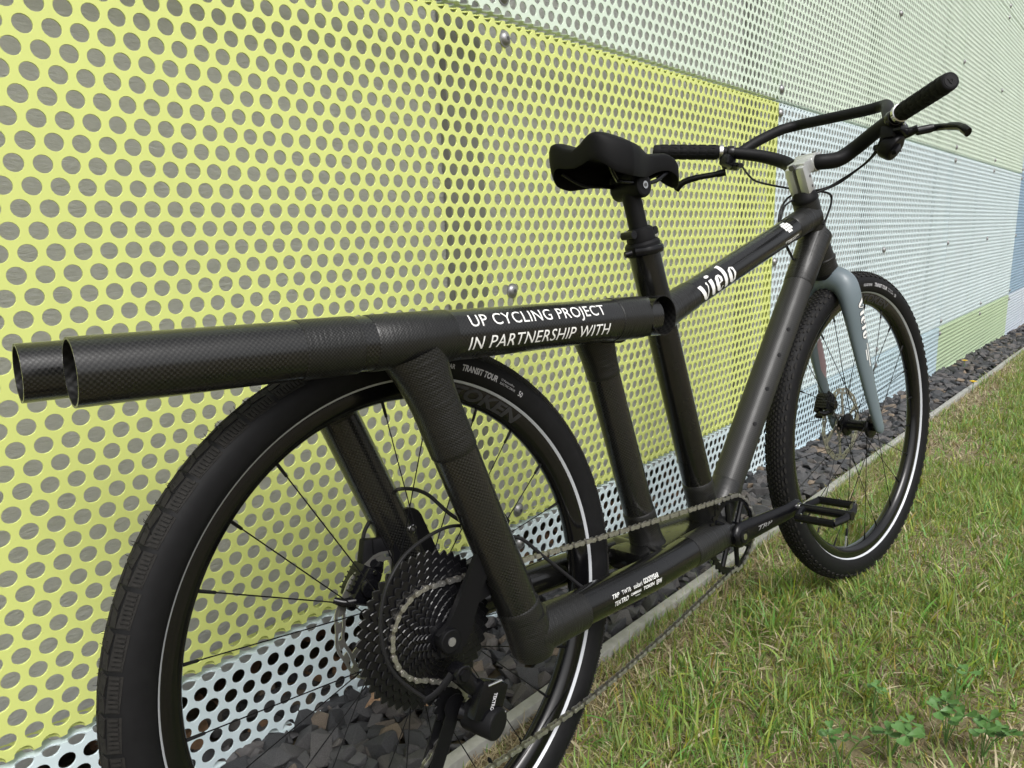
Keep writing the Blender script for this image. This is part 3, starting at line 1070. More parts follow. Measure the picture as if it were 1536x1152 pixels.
# tread blocks: ribbed shoulder blocks and centre chevrons
def tp(th, ph, h):
    rr, la = sect(ph, h)
    return (rr * math.cos(th), la, rr * math.sin(th))
def tblock(mb, corners, h, h0=-0.0008):
    lo = [tp(t, p, h0) for t, p in corners]
    hi = [tp(t, p, h) for t, p in corners]
    n = len(corners)
    mb.add(lo + hi, [tuple(range(n, 2 * n))] + [(i, (i + 1) % n, n + (i + 1) % n, n + i) for i in range(n)])
tread = MB()
NS = 58
dg = math.radians
for i in range(NS):
    t0 = 2 * PI * i / NS
    dt_ = 2 * PI / NS
    for sd in (-1, 1):
        off = 0.0 if sd > 0 else 0.5 * dt_
        # base of shoulder block
        a0, a1 = t0 + off + 0.05 * dt_, t0 + off + 0.94 * dt_
        tblock(tread, [(a0, sd * dg(34)), (a1, sd * dg(30)), (a1, sd * dg(60)), (a0, sd * dg(64))], 0.0009)
        for k in range(8):
            b0 = a0 + (a1 - a0) * (k + 0.12) / 8
            b1 = a0 + (a1 - a0) * (k + 0.72) / 8
            tblock(tread, [(b0, sd * dg(38)), (b1, sd * dg(37.5)), (b1, sd * dg(57)), (b0, sd * dg(58))], 0.0017)
        # mid blocks
        c0, c1 = t0 + off - 0.02 * dt_, t0 + off + 0.42 * dt_
        tblock(tread, [(c0, sd * dg(11)), (c1, sd * dg(6)), (c1 + 0.12 * dt_, sd * dg(24)), (c0 + 0.1 * dt_, sd * dg(30))], 0.0013)
        c0, c1 = t0 + off + 0.5 * dt_, t0 + off + 0.92 * dt_
        tblock(tread, [(c0, sd * dg(9)), (c1, sd * dg(13)), (c1 + 0.02 * dt_, sd * dg(29)), (c0 + 0.08 * dt_, sd * dg(26))], 0.0013)
    tblock(tread, [(t0 + 0.06 * dt_, -dg(5)), (t0 + 0.44 * dt_, -dg(3)), (t0 + 0.48 * dt_, dg(4)), (t0 + 0.1 * dt_, dg(6))], 0.0014)
    tblock(tread, [(t0 + 0.54 * dt_, -dg(6)), (t0 + 0.94 * dt_, -dg(4)), (t0 + 0.98 * dt_, dg(3)), (t0 + 0.58 * dt_, dg(5))], 0.0014)
tread_me = tread.mesh('tread', M['tread'])
knobs = MB()
NK = 200
for i in range(NK):
    d_ = 2 * PI / NK
    for row, (pa, pb, h_) in enumerate(((-4, 4, .0016), (9, 17, .0017), (22, 30, .0018), (36, 45, .0020), (50, 60, .0022))):
        t0 = d_ * (i + 0.5 * (row % 2))
        for sd in ((1,) if row == 0 else (-1, 1)):
            if row >= 3 and i % 2: continue
            wd = 0.30 if row < 3 else 0.62
            q = [(-wd, 0.25), (-wd * 0.5, 0.0), (wd * 0.5, 0.0), (wd, 0.5), (wd * 0.5, 1.0), (-wd * 0.6, 0.9)]
            tblock(knobs, [(t0 + a_ * d_, sd * dg(pa + (pb - pa) * b2)) for a_, b2 in (q if sd > 0 else q[::-1])], h_)
knob_me = knobs.mesh('tread', M['tread'])
# little moulding whiskers on the new tread
wh = MB()
for i in range(420):
    th, ph = random.uniform(0, 2 * PI), dg(random.choice([-32, -18, 0, 18, 32]) + random.uniform(-3, 3))
    a = Vector(tp(th, ph, 0.0)); b_ = Vector(tp(th + random.uniform(-.006, .006), ph + random.uniform(-.05, .05), random.uniform(0.003, 0.0055)))
    wh.tube([a, b_], [0.00035, 0.00025], 4, cap=False)
whisk_me = wh.mesh('rubber_whiskers', M['tread'])
band = MB()
for sd in (-1, 1):
    pts = []
    for a in (144.5, 151, 158):
        q = sect(dg(a), 0.0006)
        pts.append((q[0], sd * q[1]))
    band.lathe(pts if sd > 0 else pts[::-1], 180, closed=False)
band_me = band.mesh('reflective_band', M['reflect'], 80)
rimb = MB()
rimb.lathe([(0.3245, 0.0135), (0.3245, 0.0158), (0.318, 0.0160), (0.3105, 0.0150), (0.3015, 0.0105), (0.2983, 0.0040), (0.2978, 0.0),
            (0.2983, -0.0040), (0.3015, -0.0105), (0.3105, -0.0150), (0.318, -0.0160), (0.3245, -0.0158), (0.3245, -0.0135), (0.319, -0.0125), (0.319, 0.0125)], 160)
rim_me = rimb.mesh('wheel', M['rim'], 50)

def disc_ring(T_, r, y, th=0.0018, tooth=0.0042, rin=None, arms=None):
    outer, inner = [], []
    n = T_ * 4
    for i in range(n):
        a = 2 * PI * i / n
        q = i % 4
        rr = r + (tooth if q == 0 else (tooth * 0.45 if q in (1, 3) else -0.0022))
        outer.append((rr * math.cos(a), rr * math.sin(a)))
        inner.append((rin * math.cos(a), rin * math.sin(a)))
    mb = MB()
    top = [(p[0] * (1 - 0.0011 / math.hypot(*p)), p[1] * (1 - 0.0011 / math.hypot(*p))) for p in outer]
    nn = len(outer)
    vs = [(p[0], y - th / 2, p[1]) for p in inner] + [(p[0], y - th / 2, p[1]) for p in top] + \
         [(p[0], y - th / 2 + 0.0008, p[1]) for p in outer] + [(p[0], y + th / 2, p[1]) for p in outer] + [(p[0], y + th / 2, p[1]) for p in inner]
    fs = []
    for i in range(nn):
        j = (i + 1) % nn
        for a in range(5):
            c = (a + 1) % 5
            fs.append((a * nn + i, c * nn + i, c * nn + j, a * nn + j))
    mb.add(vs, fs)
    return mb

def text_mesh(txt, size, bold=0.0, xs_=1.0, shear=0.0, cuts=6, sp=1.0):
    cu = bpy.data.curves.new('t', 'FONT')
    cu.body = txt
    cu.size = size
    cu.offset = bold
    cu.shear = shear
    cu.space_character = sp
    cu.resolution_u = 3
    ob = bpy.data.objects.new('t', cu)
    COL.objects.link(ob)
    dg_ = bpy.context.evaluated_depsgraph_get()
    me = bpy.data.meshes.new_from_object(ob.evaluated_get(dg_))
    bpy.data.objects.remove(ob)
    bpy.data.curves.remove(cu)
    bm = bmesh.new()
    bm.from_mesh(me)
    bpy.data.meshes.remove(me)
    xs2 = [v.co.x for v in bm.verts]
    ys2_ = [v.co.y for v in bm.verts]
    x0, x1, y0, y1 = min(xs2), max(xs2), min(ys2_), max(ys2_)
    for v in bm.verts:
        v.co.x = (v.co.x - x0) * xs_
        v.co.y = v.co.y - y0
        v.co.z = 0
    W, Hh = (x1 - x0) * xs_, y1 - y0
    for k in range(1, cuts):
        bmesh.ops.bisect_plane(bm, geom=list(bm.verts) + list(bm.edges) + list(bm.faces), plane_co=(0, Hh * k / cuts, 0), plane_no=(0, 1, 0))
    return bm, W, Hh

def put_text(name, parent, mat, bm, fn, label=None):
    """fn maps flat (x, y) to a point"""
    for v in bm.verts:
        v.co = fn(v.co.x, v.co.y)
    me = bpy.data.meshes.new(name)
    bmesh.ops.triangulate(bm, faces=list(bm.faces))
    bm.to_mesh(me)
    bm.free()
    me.materials.append(mat)
    return obj(name, me, parent, label=label)

def cyl_map(p0, p1, r, ang0, start, flip=False, ycentre=0.0, lift=0.0006):
    """text along the tube p0->p1, ang0 measured from the near side upward, start = distance along"""
    a, b_ = B(*p0), B(*p1)
    d = (b_ - a).normalized()
    side = Vector((0, -1, 0))
    side = (side - d * side.dot(d)).normalized()
    upv = d.cross(side)
    if upv.z < 0: upv = -upv
    def fn(x, y):
        th = ang0 + (y - ycentre) / r
        return a + d * (start + x) + side * (math.cos(th) * (r + lift)) + upv * (math.sin(th) * (r + lift))
    return fn

def arc_map(radius, th_c, W, y_side, top_out=True):
    """text along the sidewall of a wheel, seen from the near side (local -y)"""
    def fn(x, y):
        th = th_c - (x - W / 2) / radius
        ph = math.acos(max(-1, min(1, ((radius + y) - TR) / rt_)))
        rr = radius + y
        return Vector((rr * math.cos(th), -(sect(ph)[1] + 0.0007), rr * math.sin(th)))
    return fn
def arc_map_rim(radius, th_c, W, y_):
    def fn(x, y):
        th = th_c - (x - W / 2) / radius
        rr = radius + y
        return Vector((rr * math.cos(th), -(float(np.interp(rr, [0.3015, 0.3105, 0.318, 0.3245], [0.0105, 0.0150, 0.0160, 0.0158])) + 0.0006), rr * math.sin(th)))
    return fn

def make_wheel(centre, nb, front):
    R3 = rot_axis_basis(nb)
    w = obj('wheel', rim_me, bike)
    w.matrix_local = Matrix.Translation(centre) @ R3.to_4x4()
    w['label'] = ('front' if front else 'rear') + ' wheel'
    obj('tyre', tyre_me, w)
    obj('tread', knob_me if front else tread_me, w)
    obj('rubber_whiskers', whisk_me, w, kind='stuff')
    obj('reflective_band', band_me, w)
    # hub
    hb = MB()
    if front:
        prof = [(0.004, -0.050), (0.0095, -0.050), (0.010, -0.040), (0.026, -0.038), (0.0275, -0.034), (0.0265, -0.031), (0.015, -0.027), (0.0125, 0.0),
                (0.0155, 0.018), (0.0275, 0.021), (0.0285, 0.0245), (0.026, 0.027), (0.022, 0.034), (0.010, 0.036), (0.0095, 0.050), (0.004, 0.050)]
        fl = (-0.0345, 0.0235)
    else:
        prof = [(0.004, -0.066), (0.009, -0.066), (0.014, -0.062), (0.017, -0.058), (0.017, -0.024), (0.027, -0.022), (0.0285, -0.019), (0.0265, -0.017), (0.017, -0.012),
                (0.0145, 0.0), (0.0165, 0.026), (0.0275, 0.029), (0.0285, 0.0325), (0.026, 0.035), (0.022, 0.045), (0.012, 0.047), (0.010, 0.060), (0.004, 0.060)]
        fl = (-0.0195, 0.0315)
    hb.lathe(prof, 40, closed=False)
    obj('hub', hb, w, M['blackgloss'])
    # spokes: 28, two-cross
    ns = 24
    ph0 = 0.06 if front else 0.02
    for i in range(ns):
        th = 2 * PI * i / ns + ph0
        side_i = i % 2
        sgn = 1 if (i // 2) % 2 == 0 else -1
        ha = th + sgn * 1.02
        a = Vector((0.0255 * math.cos(ha), fl[side_i], 0.0255 * math.sin(ha)))
        b_ = Vector((0.2990 * math.cos(th), fl[side_i] * 0.10, 0.2990 * math.sin(th)))
        d = (b_ - a)
        sp = MB()
        sp.tube([a, a + d * 0.93], 0.00085, 6, cap=False)
        sp.tube([a + d * 0.93, a + d * 0.935, a + d * 1.0], [0.0011, 0.0019, 0.0022], 8)
        obj('spoke', sp, w, M['black'])
    # valve
    va = MB()
    vt = math.radians(-104) if front else math.radians(-70)
    dr = Vector((math.cos(vt), 0, math.sin(vt)))
    va.tube([dr * 0.300, dr * 0.272], 0.0027, 10)
    vl = obj('valve', va, w, M['steel'])
    va = MB()
    va.tube([dr * 0.273, dr * 0.257, dr * 0.253], [0.0032, 0.0030, 0.0012], 10)
    obj('valve_cap', va, w, M['black'])
    # brake disc on the far side
    yr = 0.040 if front else 0.0545
    Ro = 0.091
    n = 96
    outer, inner = [], []
    for i in range(n):
        a = 2 * PI * i / n
        rr = Ro + 0.0014 * math.sin(12 * a)
        outer.append((rr * math.cos(a), rr * math.sin(a)))
        r2 = Ro - 0.0145 + 0.0016 * math.sin(12 * a + 1)
        inner.append((r2 * math.cos(a), r2 * math.sin(a)))
    rb = MB()
    # slotted braking track: outer rim, inner rim, webs
    mid_o = [((math.hypot(*p) - 0.0042) / math.hypot(*p) * p[0], (math.hypot(*p) - 0.0042) / math.hypot(*p) * p[1]) for p in outer]
    mid_i = [((math.hypot(*p) + 0.0042) / math.hypot(*p) * p[0], (math.hypot(*p) + 0.0042) / math.hypot(*p) * p[1]) for p in inner]
    rb.ring(outer, mid_o, yr - 0.0009, yr + 0.0009)
    rb.ring(mid_i, inner, yr - 0.0009, yr + 0.0009)
    for i in range(24):
        a0 = 2 * PI * i / 24
        for q0, q1 in ((0, 0.155),):
            poly = [(r_ * math.cos(a0 + q), r_ * math.sin(a0 + q)) for r_, q in ((Ro - 0.0105, q0), (Ro - 0.0035, q0 + 0.03), (Ro - 0.0035, q1 + 0.03), (Ro - 0.0105, q1))]
            rb.prism(poly[::-1], yr - 0.0008, yr + 0.0008)
    for i in range(6):
        a0 = 2 * PI * i / 6
        for da, rad0, rad1 in ((0.42, 0.0225, Ro - 0.0125),):
            p0 = Vector((rad0 * math.cos(a0), 0, rad0 * math.sin(a0)))
            p1 = Vector((rad1 * math.cos(a0 + da), 0, rad1 * math.sin(a0 + da)))
            t = Vector((-(p1 - p0).z, 0, (p1 - p0).x)).normalized()
            poly = [(p.x, p.z) for p in (p0 + t * 0.005, p1 + t * 0.0045, p1 - t * 0.0045, p0 - t * 0.005)]
            rb.prism(poly, yr - 0.0008, yr + 0.0008)
    rb.ring([(0.026 * math.cos(2 * PI * i / 36), 0.026 * math.sin(2 * PI * i / 36)) for i in range(36)],
            [(0.017 * math.cos(2 * PI * i / 36), 0.017 * math.sin(2 * PI * i / 36)) for i in range(36)], yr - 0.0009, yr + 0.0009)
    obj('brake_disc', rb, w, M['rotor'])
    for i in range(6):
        a0 = 2 * PI * i / 6
        q = MB()
        q.cyl((0.022 * math.cos(a0), yr - 0.003, 0.022 * math.sin(a0)), (0.022 * math.cos(a0), yr, 0.022 * math.sin(a0)), 0.0032, 10)
        obj('disc_bolt', q, w, M['steel'])
    # sidewall and rim lettering
    th_t = math.radians(66 if not front else 76)
    bm, W_, H_ = text_mesh('TRANSIT TOUR', 0.0115, 0.0004, 0.80, 0.15, 2)
    put_text('tyre_lettering', w, M['greyprint'], bm, arc_map(0.3395, th_t, W_, -1), 'TRANSIT TOUR in grey capitals on the sidewall')
    bm, W2, H_ = text_mesh('S3 PuncturePro', 0.0042, 0.0, 1.0, 0.0, 1)
    put_text('tyre_lettering', w, M['greyprint'], bm, arc_map(0.3450, th_t - (W_ / 2 + 0.006 + W2 / 2) / 0.3385, W2, -1))
    bm, W3, H_ = text_mesh('ELECTRIC DRIVE', 0.0042, 0.0, 1.0, 0.0, 1)
    put_text('tyre_lettering', w, M['greyprint'], bm, arc_map(0.3398, th_t - (W_ / 2 + 0.006 + W3 / 2) / 0.3385, W3, -1))
    bm, W4, H_ = text_mesh('50', 0.0105, 0.0001, 0.8, 0.0, 2)
    put_text('tyre_lettering', w, M['greyprint'], bm, arc_map(0.3385, th_t - (W_ / 2 + 0.048) / 0.3385, W4, -1))
    bm, W5, H_ = text_mesh('GOODYEAR', 0.0085, 0.0002, 0.9, 0.1, 2)
    put_text('tyre_lettering', w, M['greyprint'], bm, arc_map(0.3395, th_t + (W_ / 2 + 0.012 + W5 / 2) / 0.3385, W5, -1))
    bm, W6, H_ = text_mesh('TOKEN', 0.0235, 0.0010, 1.6, 0.3, 5)
    put_text('rim_lettering', w, M['darkgrey'], bm, arc_map_rim(0.3025, math.radians(60 if not front else 75), W6, -1), 'TOKEN in dark grey on the black rim')
    return w
rear = make_wheel(B(0, 0, 0), (0.0348, 0.9992, 0.0191), False)
frontw = make_wheel(B(WB, 0, 0), (-0.0373, 0.9991, -0.0191), True)

# cassette
TEETH = [49, 44, 39, 34, 30, 26, 23, 20, 17, 15, 13, 11]
SPS = [0.0235 + 0.0031 * i for i in range(12)]
cas = empty('cassette', (0, 0, 0), bike)
cm = MB()
cm.cyl(B(0, 0.0600, 0), B(0, 0.022, 0), 0.0195, 30)
cas_me = cm.mesh('cassette', M['sprocket'])
COL.objects.unlink(cas); bpy.data.objects.remove(cas)
cas = obj('cassette', cas_me, bike)
for i, T_ in enumerate(TEETH):
    r = T_ * 0.0127 / (2 * PI)
    rin = max(0.0185, (TEETH[min(i + 1, 11)] * 0.0127 / (2 * PI)) - 0.013)
    mb = disc_ring(T_, r, -SPS[i], rin=rin)
    mb.v = [(p[0], p[1], p[2] + R0) for p in mb.v]
    o = obj('sprocket', mb, cas, M['sprocket'])
    edge = MB()                                            # pale strips along the tooth flanks, a highlight put in as colour
    nn = T_ * 4
    for q in range(nn):
        a0, a1 = 2 * PI * q / nn, 2 * PI * (q + 1) / nn
        def rr_(k):
            k %= 4
            return r + (0.0042 if k == 0 else (0.0042 * 0.45 if k in (1, 3) else -0.0022))
        if q % 4 in (1, 2):
            p0, p1 = rr_(q) - 0.0004, rr_(q + 1) - 0.0004
            y_ = -SPS[i] - 0.00095
            edge.add([(p0 * math.cos(a0), y_, p0 * math.sin(a0) + R0), (p1 * math.cos(a1), y_, p1 * math.sin(a1) + R0),
                      ((p1 - 0.0006) * math.cos(a1), y_ - 0.0001, (p1 - 0.0006) * math.sin(a1) + R0), ((p0 - 0.0006) * math.cos(a0), y_ - 0.0001, (p0 - 0.0006) * math.sin(a0) + R0)], [(0, 1, 2, 3)])
    if i in (0, 3, 5, 8):
        obj('tooth_glint', edge, o, M['glint'], kind='stuff')
lk = MB()
lk.cyl(B(0, 0.0620, 0), B(0, 0.0590, 0), 0.0185, 30)
obj('lockring', lk, cas, M['blackgloss'])
bm, W_, H_ = text_mesh('TRP', 0.007, 0.0002, 1.1, 0.3, 1)
put_text('lettering', cas, M['greyprint'], bm, lambda x, y: B(-0.015 + y * 0.3, 0.0626, 0.004 - x * 0.8))

# chain
CI = 4
rc = TEETH[CI] * 0.0127 / (2 * PI)
sc_ = SPS[CI]
RC = (0.667, 0.045, -0.074)
RR = 36 * 0.0127 / (2 * PI)
path = []
UPW, LPW = (0.012, -0.104), (-0.045, -0.200)
for k in range(0, 13):                                   # round the back of the sprocket
    a = math.radians(93 + 160 * k / 12)
    path.append((rc * math.cos(a), sc_, rc * math.sin(a)))
for a in (70, 30, -5, -35):
    path.append((UPW[0] + 0.024 * math.cos(math.radians(a)), sc_, UPW[1] + 0.024 * math.sin(math.radians(a))))
for a in (150, 180, 215, 250, 285):
    path.append((LPW[0] + 0.024 * math.cos(math.radians(a)), sc_, LPW[1] + 0.024 * math.sin(math.radians(a))))
path += [(0.05, 0.0375, -0.2235), (0.25, 0.040, -0.216), (0.45, 0.043, -0.186)]
for k in range(0, 15):
    a = math.radians(-102 + 200 * k / 14)
    path.append((RC[0] + RR * math.cos(a), RC[1], RC[2] + RR * math.sin(a)))
path += [(0.33, 0.041, 0.0265)]
pts = smooth_path([B(*p) for p in path + [path[0]]], 14)
cum = [0.0]
for i in range(1, len(pts)):
    cum.append(cum[-1] + (pts[i] - pts[i - 1]).length)
def at_len(s):
    s = min(max(s, 0), cum[-1])
    import bisect
    i = min(max(bisect.bisect_right(cum, s) - 1, 0), len(pts) - 2)
    t = (s - cum[i]) / max(1e-9, cum[i + 1] - cum[i])
    return pts[i].lerp(pts[i + 1], t)
nl = int(round(cum[-1] / 0.0127))
nl -= nl % 2
pitch = cum[-1] / nl
def link_mesh(outer):
    mb = MB()
    y = 0.0030 if outer else 0.0015
    poly = []
    for i in range(24):
        a = 2 * PI * i / 24
        cxx = 0.00635 if math.cos(a) > 0 else -0.00635
        r_ = 0.0043
        x_, z_ = cxx + r_ * math.cos(a), r_ * math.sin(a)
        if abs(math.cos(a)) < 0.35: 
            x_, z_ = 0.00635 * (1 if math.cos(a) > 0 else -1) * (0.52), z_ * 0.74
        poly.append((x_, z_))
    poly = [p for k2, p in enumerate(poly) if k2 not in (6, 18)]
    poly.insert(6, (0.0, 0.0023)); poly.insert(18, (0.0, -0.0023))
    for sg in (-1, 1):
        y0 = sg * y
        mb.prism(poly[::-1], y0 - 0.0005, y0 + 0.0005)
    for x_ in (-0.00635, 0.00635):
        if outer:
            mb.tube([(x_, -0.0038, 0), (x_, 0.0038, 0)], 0.0017, 8)
    if not outer:
        for x_ in (-0.00635, 0.00635):
            mb.tube([(x_, -0.0014, 0), (x_, 0.0014, 0)], 0.0038, 10, cap=False)
    return mb.mesh('chain_link', M['chain'] if outer else M['chain_in'])
lm_ = [link_mesh(True), link_mesh(False)]
chain = empty('chain', (0, 0, 0), bike)
for i in range(nl):
    a, b_ = at_len(i * pitch), at_len((i + 1) * pitch)
    d = (b_ - a).normalized()
    yv = Vector((0, 1, 0))
    yv = (yv - d * yv.dot(d)).normalized()
    zv = d.cross(yv)
    o = obj('chain_link', lm_[i % 2], chain)
    o.matrix_local = Matrix.Translation((a + b_) / 2) @ Matrix((d, yv, zv)).transposed().to_4x4()

# --- crank, chainring, pedals ---
crm = MB()
n = 36 * 4
outer, inner = [], []
for i in range(n):
    a = 2 * PI * i / n
    q = i % 4
    rr = RR + (0.0042 if q == 0 else (0.0018 if q in (1, 3) else -0.0024))
    outer.append((rr * math.cos(a), rr * math.sin(a)))
    inner.append(((RR - 0.0105) * math.cos(a), (RR - 0.0105) * math.sin(a)))
crm.ring(outer, inner, -0.0016, 0.0016)
for i in range(4):                                        # forked arms of the direct-mount ring
    a0 = PI / 2 * i + 0.55
    for da in (-0.20, 0.20):
        p0 = Vector((0.017 * math.cos(a0), 0, 0.017 * math.sin(a0)))
        p1 = Vector(((RR - 0.009) * math.cos(a0 + da * 1.9), 0, (RR - 0.009) * math.sin(a0 + da * 1.9)))
        crm.tube([p0, (p0 + p1) / 2, p1], [0.0062, 0.0045, 0.0048], 10, up=(0, 1, 0))
crm.ring([(0.024 * math.cos(2 * PI * i / 30), 0.024 * math.sin(2 * PI * i / 30)) for i in range(30)],
         [(0.013 * math.cos(2 * PI * i / 30), 0.013 * math.sin(2 * PI * i / 30)) for i in range(30)], -0.004, 0.004)
cring = obj('chainring', crm, bike, M['blackgloss'])
cring.location = B(*RC)
def crank_arm(sgn):
    ang = math.radians(4.0 if sgn > 0 else 184.0)
    mb = MB()
    L = 0.168
    dx = Vector((math.cos(ang), 0, math.sin(ang)))
    c0 = B(0.667, 0, -0.074)
    s0, s1 = 0.060 * sgn, 0.083 * sgn
    pts_, rad_, ell_ = [], [], []
    for t, r_, e_ in ((-0.125, 0.008, 0.7), (-0.11, 0.014, 0.62), (-0.05, 0.0220, 0.5), (0.0, 0.0240, 0.46), (0.08, 0.0235, 0.46), (0.2, 0.0210, 0.48), (0.5, 0.0185, 0.50),
                      (0.8, 0.0162, 0.50), (0.95, 0.0165, 0.46), (1.02, 0.0150, 0.46), (1.07, 0.0105, 0.6), (1.085, 0.005, 0.7)):
        tt = min(max(t, 0), 1)
        ss = s0 + (s1 - s0) * (tt * tt * (3 - 2 * tt))
        pts_.append(c0 + dx * (L * t) + Vector((0, -ss, 0)))
        rad_.append(r_)
        ell_.append(e_)
    mb.tube(pts_, rad_, 32, up=(-dx.z, 0, dx.x), ell=ell_)
    ca = obj('crank', mb, bike, M['blackgloss'])
    q = MB()
    q.cyl(c0 + Vector((0, -0.066 * sgn, 0)), c0 + Vector((0, -0.0725 * sgn, 0)), 0.0125, 24, bev=0.001)
    obj('crank_bolt', q, ca, M['black'])
    q = MB()
    q.cyl(c0 + Vector((0, -0.0722 * sgn, 0)), c0 + Vector((0, -0.0732 * sgn, 0)), 0.0060, 12)
    obj('bolt_recess', q, ca, M['steel'])
    pc = c0 + dx * L + Vector((0, -s1, 0))
    # platform pedal
    ped = MB()
    out = Vector((0, -sgn, 0))
    P0 = pc + out * 0.012
    q = Matrix.Rotation(math.radians(-7), 3, 'Y')
    def lp(x, y, z):
        return P0 + q @ Vector((x, 0, z)) + out * y
    W2, D2 = 0.094, 0.088
    ped.tube([lp(0, 0.0, 0), lp(0, W2 + 0.006, 0)], 0.0085, 20)
    for xx in (-D2 / 2, D2 / 2):
        ped.tube([lp(xx, 0.012, 0), lp(xx, W2 - 0.008, 0)], 0.0080, 8)
    for yy in (0.006, W2 - 0.002):
        ped.tube([lp(-D2 / 2, yy + (0.008 if yy < 0.05 else -0.010), 0), lp(-0.018, yy, 0), lp(0.018, yy, 0), lp(D2 / 2, yy + (0.008 if yy < 0.05 else -0.010), 0)], 0.0074, 8)
    pd = obj('pedal', ped, ca, M['blackgloss'])
    return ca
ca_r = crank_arm(1)
ca_l = crank_arm(-1)
def small(name, parent, mat, fn):
    mb = MB()
    fn(mb)
    return obj(name, mb, parent, M[mat])
# steel axle collar and traction pins of the near pedal
_a = math.radians(4.0)
pc = B(0.667, 0, -0.074) + Vector((math.cos(_a), 0, math.sin(_a))) * 0.168 + Vector((0, -0.083, 0))
small('pedal_spindle', ca_r, 'steel', lambda mb: mb.tube([pc + Vector((0, -0.004, 0)), pc + Vector((0, -0.010, 0)), pc + Vector((0, -0.0105, 0)), pc + Vector((0, -0.018, 0))], [0.0098, 0.0098, 0.0078, 0.0078], 16))
for sx in (-1, 1):
    for yy in (0.022, 0.055, 0.086):
        for zz in (-1, 1):
            c = pc + Vector((sx * 0.044, -(0.012 + yy), -sx * 0.0054 * -1 + 0.0))
            small('pedal_pin', ca_r, 'steel', lambda mb: mb.tube([c + Vector((0, 0, zz * 0.005)), c + Vector((0, 0, zz * 0.0095))], 0.0017, 6))
bm, W_, H_ = text_mesh('TRP', 0.016, 0.0003, 1.6, 0.35, 3)
ax_a = B(0.667, 0, -0.074)
put_text('lettering', ca_r, M['print_dim'], bm, lambda x, y: ax_a + Vector((0.043 + x * 0.9, -(0.0725 + 0.0165 * min(1, (x + 0.02) / 0.09) * 0.75 - 0.0012 * abs((y - H_ / 2) / 0.006)), (y - H_ / 2) * 0.75 + (x + 0.043) * math.tan(_a))), 'TRP in grey italics on the crank arm')

# --- rear derailleur ---
dm = MB()
dm.cyl(B(0.006, 0.088, -0.044), B(0.006, 0.066, -0.044), 0.0125, 28, bev=0.002)
dm.tube([B(0.006, 0.076, -0.044), B(0.020, 0.080, -0.066), B(0.034, 0.084, -0.082)], [0.013, 0.0115, 0.011], 16)
dm.bbox(B(0.034, 0.092, -0.088), (0.044, 0.018, 0.050), Matrix.Rotation(math.radians(28), 3, 'Y'), 0.005)
dm.tube([B(0.030, 0.082, -0.108), B(0.022, 0.070, -0.112), B(0.012, 0.058, -0.106)], [0.016, 0.014, 0.012], 16)
der = obj('derailleur', dm, bike, M['blackgloss'])
small('clutch_cover', der, 'matte', lambda mb: mb.cyl(B(0.036, 0.106, -0.118), B(0.024, 0.060, -0.113), 0.0205, 32, bev=0.003))
small('mounting_bolt', der, 'black', lambda mb: mb.cyl(B(0.006, 0.0905, -0.044), B(0.006, 0.088, -0.044), 0.0075, 6))
for dz in (-0.064, -0.107):
    small('pivot_pin', der, 'steel', lambda mb: mb.tube([B(0.030, 0.1015, dz), B(0.052, 0.1015, dz - 0.002)], 0.0016, 8))
def cage(mb):
    for ss in (0.031, 0.048):
        poly = []
        for c, a0, a1 in ((UPW, 20, 200), (LPW, 200, 380)):
            for k in range(7):
                a = math.radians(a0 + (a1 - a0) * k / 6)
                poly.append((c[0] + 0.0165 * math.cos(a), c[1] + 0.0165 * math.sin(a)))
        mb.prism(poly[::-1], -ss - 0.001, -ss + 0.001, fl_)
small('cage', der, 'black', cage)
for pw in (UPW, LPW):
    mb = disc_ring(12, 0.0235, -sc_, th=0.0026, tooth=0.003, rin=0.005)
    mb.v = [(p[0] + pw[0], p[1], p[2] + R0 + pw[1]) for p in mb.v]
    obj('pulley', mb, der, M['black'])
small('cable_guide', der, 'matte', lambda mb: mb.tube(smooth_path([B(-0.006, 0.078, -0.040), B(-0.018, 0.076, -0.050), B(-0.033, 0.073, -0.058), B(-0.047, 0.071, -0.060)], 5), [0.0055] * 6 + [0.0045] * 9 + [0.003], 10, ell=[0.5] * 16))
bm, W_, H_ = text_mesh('TEKTRO', 0.0075, 0.0002, 0.9, 0.0, 1)
_q = Matrix.Rotation(math.radians(28), 3, 'Y')
put_text('lettering', der, M['greyprint'], bm, lambda x, y: B(0.034, 0.092, -0.088) + _q @ Vector((y - 0.001, -0.0095, 0.012 - x * 0.85)))

